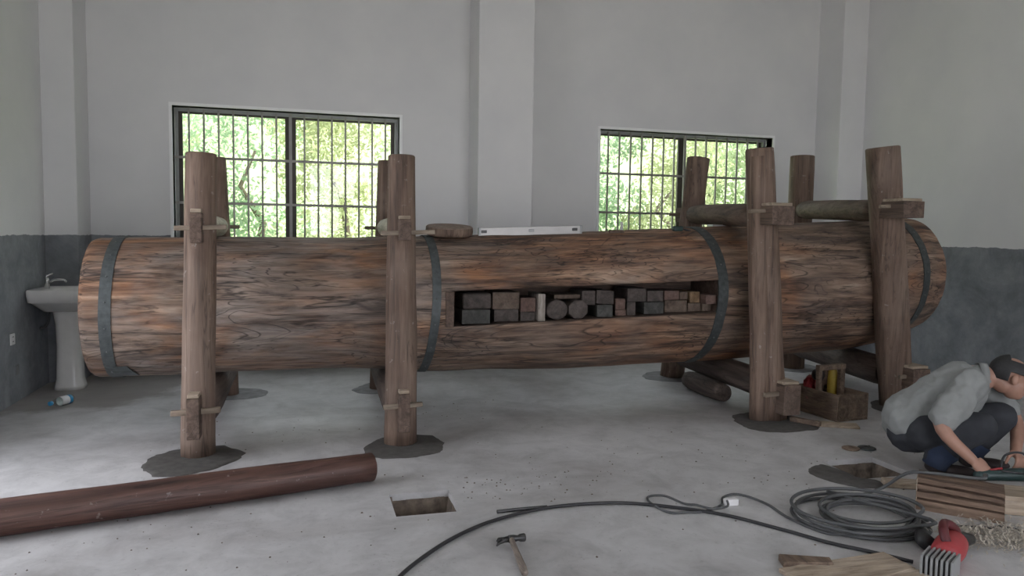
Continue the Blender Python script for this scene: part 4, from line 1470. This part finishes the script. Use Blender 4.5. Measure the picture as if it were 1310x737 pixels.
# wood shavings, a pale sack and crumbs on the floor at the right
rng = random.Random(4)
V, F = [], []
for _ in range(1100):
    x = 3.05 + rng.gauss(0, 0.12)
    y = 2.62 + rng.gauss(0, 0.085)
    s = rng.uniform(0.008, 0.024)
    a = rng.uniform(0, 6.28)
    z = rng.uniform(0.001, 0.022)
    dx, dy = math.cos(a) * s, math.sin(a) * s
    wx, wy = -dy * 0.3, dx * 0.3
    k = len(V)
    c1 = rng.uniform(0.0, 0.012)
    V += [(x - dx, y - dy, z), (x - dx + wx, y - dy + wy, z), (x + wx, y + wy, z + c1), (x, y, z + c1), (x + dx, y + dy, z), (x + dx + wx, y + dy + wy, z)]
    F += [(k, k + 1, k + 2, k + 3), (k + 3, k + 2, k + 5, k + 4)]
sh = mesh_obj('wood_shavings', V, F, M['shaving'], origin=(3.05, 2.62, 0))
tag(sh, 'pale curled wood shavings scattered before the timber plank', 'shavings', kind='stuff')

# ------------------------------------------------------------------ crouching man
def remesh(parts, voxel, smooth_it=6):
    V, F = merge(*parts)
    me = bpy.data.meshes.new('tmp')
    me.from_pydata(V, [], F)
    o = bpy.data.objects.new('tmp', me)
    COL.objects.link(o)
    bm = bmesh.new()
    bm.from_mesh(me)
    bmesh.ops.recalc_face_normals(bm, faces=bm.faces)
    bm.to_mesh(me)
    bm.free()
    md = o.modifiers.new('r', 'REMESH')
    md.mode = 'VOXEL'
    md.voxel_size = voxel
    ms = o.modifiers.new('s', 'SMOOTH')
    ms.iterations = smooth_it
    ms.factor = 0.5
    dg = bpy.context.evaluated_depsgraph_get()
    ev = o.evaluated_get(dg)
    m2 = ev.to_mesh()
    V = [tuple(v_.co) for v_ in m2.vertices]
    F = [tuple(p.vertices) for p in m2.polygons]
    ev.to_mesh_clear()
    bpy.data.objects.remove(o)
    bpy.data.meshes.remove(me)
    return V, F


def limb(pts, radii, n=6, seg=16):
    C = catmull(pts, n)
    R = np.interp(np.linspace(0, len(pts) - 1, len(C)), range(len(pts)), radii)
    v, f = tube(C, list(map(float, R)), seg)
    return [(v, f), ellipsoid(C[0], (R[0],) * 3, seg=14, rings=8), ellipsoid(C[-1], (R[-1],) * 3, seg=14, rings=8)]


PM = dict(pelvis=(3.53, 3.616, 0.235), rump=(3.48, 3.64, 0.27), spine=(3.615, 3.58, 0.39), chest=(3.755, 3.51, 0.505), neck=(3.865, 3.45, 0.555), head=(3.965, 3.385, 0.560),
          rsh=(3.655, 3.375, 0.535), relb=(3.425, 3.335, 0.335), rwr=(3.495, 3.185, 0.165),
          lsh=(3.955, 3.60, 0.50), lelb=(4.10, 3.47, 0.30), lwr=(3.86, 3.24, 0.165),
          rhip=(3.50, 3.52, 0.24), rknee=(3.675, 3.31, 0.315), rank=(3.52, 3.455, 0.085),
          lhip=(3.64, 3.68, 0.235), lknee=(3.95, 3.42, 0.33), lank=(3.83, 3.52, 0.085))
PV = {k: Vector(p) for k, p in PM.items()}
man = empty('person', (3.62, 3.50, 0))
tag(man, 'man in grey short sleeved shirt and dark trousers crouching over timber', 'person')

fwd = Vector((0.80, -0.52, -0.30)).normalized()       # direction the face looks
hup = Vector((0.62, -0.22, 0.75))
hup = (hup - fwd * hup.dot(fwd)).normalized()
hsd = fwd.cross(hup)                                   # his right side
HM = Matrix((fwd, -hsd, hup)).transposed()             # local x = face, y = left, z = crown
HC = PV['head']


def hp(x, y, z):
    return HC + HM @ Vector((x, y, z))


hrot = HM.to_euler()
head = [ellipsoid(hp(-0.012, 0, 0.022), (0.096, 0.076, 0.090), hrot), ellipsoid(hp(0.026, 0, -0.035), (0.062, 0.060, 0.085), hrot), ellipsoid(hp(0.050, 0, -0.088), (0.034, 0.034, 0.026), hrot),
        ellipsoid(hp(0.070, 0, 0.018), (0.022, 0.050, 0.016), hrot), ellipsoid(hp(0.094, 0, -0.026), (0.018, 0.014, 0.028), hrot), ellipsoid(hp(0.098, 0, -0.042), (0.017, 0.017, 0.012), hrot),
        ellipsoid(hp(0.078, 0, -0.068), (0.014, 0.024, 0.009), hrot), ellipsoid(hp(0.076, 0, -0.080), (0.013, 0.022, 0.008), hrot)]
for s in (-1, 1):
    head += [ellipsoid(hp(-0.004, s * 0.080, -0.014), (0.021, 0.013, 0.034), hrot), ellipsoid(hp(0.056, s * 0.040, -0.032), (0.028, 0.022, 0.020), hrot)]


def hand(wr, dirv, up, curl, s=1.0, mirror=1):
    """palm and five curled fingers; dirv along the hand, up = back of the hand"""
    dirv = dirv.normalized()
    up = (up - dirv * up.dot(dirv)).normalized()
    sd = dirv.cross(up) * mirror
    parts = []
    v, f = ellipsoid((0, 0, 0), (1, 1, 1))
    mt = Matrix((dirv * 0.050 * s, sd * 0.043 * s, up * 0.018 * s)).transposed()
    c = wr + dirv * 0.050 * s
    parts.append(([tuple(c + mt @ Vector(p)) for p in v], f))
    for k, (o_, ln) in enumerate(((-0.030, 0.070), (-0.010, 0.080), (0.010, 0.076), (0.029, 0.060))):
        p0 = wr + dirv * 0.080 * s + sd * o_ * s
        a = curl * (0.5 + 0.08 * k)
        pts = [p0 - dirv * 0.02 * s, p0]
        d_ = dirv.copy()
        ang_ = 0
        for seg_ in (0.45, 0.32, 0.25):
            ang_ += a
            dd = dirv * math.cos(ang_) - up * math.sin(ang_)
            pts.append(pts[-1] + dd * ln * seg_ * s)
        parts += limb(pts, [0.010 * s, 0.0098 * s, 0.0092 * s, 0.0084 * s, 0.0072 * s], 4, 10)
    p0 = wr + dirv * 0.028 * s - sd * 0.034 * s
    td = (dirv * 0.75 - sd * 0.45 - up * 0.45).normalized()
    parts += limb([p0, p0 + td * 0.034 * s, p0 + td * 0.055 * s + (dirv * 0.6 - up * 0.6) * 0.018 * s, p0 + td * 0.065 * s + (dirv * 0.6 - up * 0.6) * 0.034 * s], [0.014 * s, 0.0115 * s, 0.010 * s, 0.008 * s], 4, 10)
    return parts


body = []
body += limb([PV['pelvis'], PV['spine'], PV['chest'], PV['neck']], [0.115, 0.11, 0.115, 0.06])
body += limb([PV['neck'] - Vector((0.05, -0.03, 0.0)), PV['neck'] + Vector((0.03, -0.02, 0.0)), hp(-0.03, 0, -0.05)], [0.062, 0.056, 0.055])
body += head
body += limb([PV['rsh'], PV['relb'], PV['rwr']], [0.052, 0.042, 0.028])
body += limb([PV['lsh'], PV['lelb'], PV['lwr']], [0.052, 0.042, 0.028])
body += limb([PV['chest'], PV['rsh']], [0.09, 0.06]) + limb([PV['chest'], PV['lsh']], [0.09, 0.06])
for s in 'rl':
    body += limb([PV[s + 'hip'], PV[s + 'knee']], [0.085, 0.058]) + limb([PV[s + 'knee'], PV[s + 'ank']], [0.055, 0.038])
rdir = Vector((0.16, -0.20, -0.20))
body += hand(PV['rwr'], rdir, Vector((-0.35, -0.25, 0.75)), 1.0, 1.0, 1)
ldir = Vector((-0.25, -0.45, -0.15))
body += hand(PV['lwr'], ldir, Vector((0.35, -0.2, 0.75)), 1.0, 1.0, -1)
v, f = remesh(body, 0.0055, 4)
mesh_obj('body', v, f, M['skin'], man, True)

# hair: fringe round the sides and back, bald on top
V, F = [], []
nu, nv = 120, 80
keep = {}
for i in range(nv + 1):
    for j in range(nu):
        th_ = PI * i / nv
        a = 2 * PI * j / nu
        p = Vector((math.sin(th_) * math.cos(a), math.sin(th_) * math.sin(a), math.cos(th_)))
        q = Vector((-0.012 + 0.101 * p.x, 0.081 * p.y, 0.022 + 0.095 * p.z))
        V.append(hp(*q))
        bald = (p.z > 0.62 and p.x > -0.35) or (p.x > 0.42 and p.z > 0.25)
        face = p.x > 0.55 or (p.z < -0.02 and p.x > -0.22) or p.z < -0.55
        keep[(i, j)] = not (bald or face)
for i in range(nv):
    for j in range(nu):
        j2 = (j + 1) % nu
        if all(keep[k] for k in ((i, j), (i, j2), (i + 1, j), (i + 1, j2))):
            F.append((i * nu + j, i * nu + j2, (i + 1) * nu + j2, (i + 1) * nu + j))
hair = mesh_obj('hair', V, F, M['hair'], man, True)
md = hair.modifiers.new('thick', 'SOLIDIFY')
md.thickness = 0.014
for s in (-1, 1):
    v, f = ellipsoid(hp(0.080, s * 0.030, 0.000), (0.010, 0.011, 0.009), hrot, 12, 8)
    mesh_obj('eye', v, f, M['eye'], man, True)


def wrinkle(vf, amp, fr, seed):
    out = []
    for p in vf[0]:
        q = Vector(p)
        n_ = noise.noise_vector(Vector((q.x * fr, q.y * fr, q.z * fr + seed))) * amp
        out.append(tuple(q + n_))
    return out, vf[1]


S = []
S += limb([PV['rump'] + Vector((0.0, 0.0, 0.01)), PV['spine'] + Vector((-0.005, 0, 0.0)), PV['chest'], PV['neck'] + Vector((-0.055, 0.03, -0.02))], [0.140, 0.150, 0.146, 0.092], 6, 24)
S += limb([PV['chest'] + Vector((0.0, 0.0, -0.01)), PV['rsh']], [0.122, 0.090]) + limb([PV['chest'] + Vector((0.01, 0, -0.01)), PV['lsh']], [0.122, 0.090])
S += limb([PV['rsh'], PV['rsh'].lerp(PV['relb'], 0.45), PV['rsh'].lerp(PV['relb'], 0.86)], [0.084, 0.082, 0.078])
S += limb([PV['lsh'], PV['lsh'].lerp(PV['lelb'], 0.45), PV['lsh'].lerp(PV['lelb'], 0.80)], [0.084, 0.080, 0.075])
S += limb([PV['chest'] + Vector((0.02, -0.02, -0.05)), PV['spine'] + Vector((0.08, -0.06, -0.08))], [0.10, 0.09])
v, f = wrinkle(wrinkle(remesh(S, 0.009, 5), 0.016, 9.0, 3.0), 0.010, 24.0, 5.0)
shirt = mesh_obj('shirt', v, f, M['shirt'], man, True)
# open collar standing round the neck
cn = PV['neck'] + Vector((-0.012, 0.006, 0.0))
cd = Vector((0.80, -0.50, 0.12)).normalized()
e1 = cd.orthogonal().normalized()
e2 = cd.cross(e1)
V, F = [], []
nc = 28
for k in range(nc):
    a = 2 * PI * k / nc
    dd = e1 * math.cos(a) + e2 * math.sin(a)
    drop = 0.5 + 0.5 * dd.dot(Vector((0.3, -0.2, -0.9)).normalized())
    for s, rr in ((-0.035, 0.088), (0.012 - 0.02 * drop, 0.080), (0.014 - 0.02 * drop, 0.074), (-0.03, 0.078)):
        V.append(cn + cd * s + dd * rr)
for k in range(nc):
    k2 = (k + 1) % nc
    for j in range(4):
        F.append((k * 4 + j, k * 4 + (j + 1) % 4, k2 * 4 + (j + 1) % 4, k2 * 4 + j))
mesh_obj('collar', V, F, M['shirt'], shirt, True)
T = []
T += limb([PV['pelvis'] + Vector((-0.02, 0.01, -0.015)), PV['pelvis'] + Vector((0.05, -0.02, 0.03))], [0.145, 0.14])
for s in 'rl':
    T += limb([PV[s + 'hip'], PV[s + 'hip'].lerp(PV[s + 'knee'], 0.5) + Vector((0, 0, -0.01)), PV[s + 'knee']], [0.115, 0.10, 0.078])
    T += limb([PV[s + 'knee'] + Vector((0.01, 0, -0.01)), PV[s + 'knee'].lerp(PV[s + 'ank'], 0.5), PV[s + 'ank'] + Vector((0, 0, 0.005))], [0.078, 0.074, 0.062])
v, f = wrinkle(remesh(T, 0.009, 6), 0.009, 16.0, 8.0)
mesh_obj('trousers', v, f, M['trousers'], man, True)
for s in 'rl':
    an = PV[s + 'ank']
    kn = PV[s + 'knee']
    dirn = (Vector((kn.x, kn.y, 0)) - Vector((an.x, an.y, 0))).normalized()
    # turned navy hem at the ankle
    v, f = tube([an + (kn - an) * 0.30, an + (kn - an) * 0.1, an + Vector((0, 0, -0.035))], [0.076, 0.073, 0.070], 20)
    mesh_obj('trouser_hem', v, f, M['denim'], man, True)
    A = Vector((an.x, an.y, 0))
    parts = [ellipsoid(A + dirn * 0.02 + Vector((0, 0, 0.045)), (0.075, 0.045, 0.045), (0, 0, math.atan2(dirn.y, dirn.x))), ellipsoid(A + dirn * 0.12 + Vector((0, 0, 0.034)), (0.095, 0.048, 0.034), (0, 0, math.atan2(dirn.y, dirn.x)))]
    v, f = remesh(parts, 0.007, 4)
    v = [(p[0], p[1], max(p[2], 0.001)) for p in v]
    mesh_obj('shoe', v, f, M['shoe'], man, True)

# angle grinder held on the timber
hc = PV['rwr'] + rdir.normalized() * 0.10
gr = empty('angle_grinder', (hc.x + 0.03, hc.y - 0.05, hc.z))
tag(gr, 'dark green angle grinder in the hands of the crouching man', 'grinder')
g0 = Vector((hc.x - 0.02, hc.y + 0.01, max(hc.z - 0.01, 0.085)))
gd = Vector((0.85, -0.30, 0.05)).normalized()
v, f = tube([g0 + gd * s for s in (-0.05, -0.03, 0.06, 0.13, 0.20, 0.24)], [0.018, 0.028, 0.030, 0.034, 0.036, 0.026], 18)
mesh_obj('grinder_body', v, f, M['green_tool'], gr, True)
gh = g0 + gd * 0.255
v, f = tube([gh + Vector((0, 0, 0.028)), gh + Vector((0, 0, 0.020)), gh + Vector((0, 0, -0.02)), gh + Vector((0, 0, -0.034))], [0.018, 0.030, 0.032, 0.018], 16)
mesh_obj('gear_head', v, f, M['steel'], gr, True)
v, f = lathe([(0.012, 0.0), (0.05, 0.001), (0.052, 0.004), (0.012, 0.006)], 28, tuple(gh + Vector((0, 0, -0.042))))
mesh_obj('cutting_disc', v, f, M['iron'], gr)
v, f = tube([g0 + gd * 0.03 + Vector((0, 0, 0.028)), g0 + gd * 0.09 + Vector((0, 0, 0.036))], [0.007, 0.007], 8)
mesh_obj('switch', v, f, M['red'], gr, True)
v, f = tube(catmull([g0 + gd * 0.10 + Vector((0.0, 0.02, 0.02)), g0 + gd * 0.13 + Vector((0.02, 0.05, 0.09)), g0 + gd * 0.22 + Vector((0.02, 0.05, 0.10)), g0 + gd * 0.25 + Vector((0, 0.0, 0.04)), g0 + gd * 0.18 + Vector((0, -0.06, 0.03)), g0 + gd * 0.10 + Vector((0, -0.10, 0.04)), g0 + gd * 0.02 + Vector((0, -0.08, 0.05))], 8), 0.006, 8)
mesh_obj('power_lead', v, f, M['black_rubber'], gr, True)
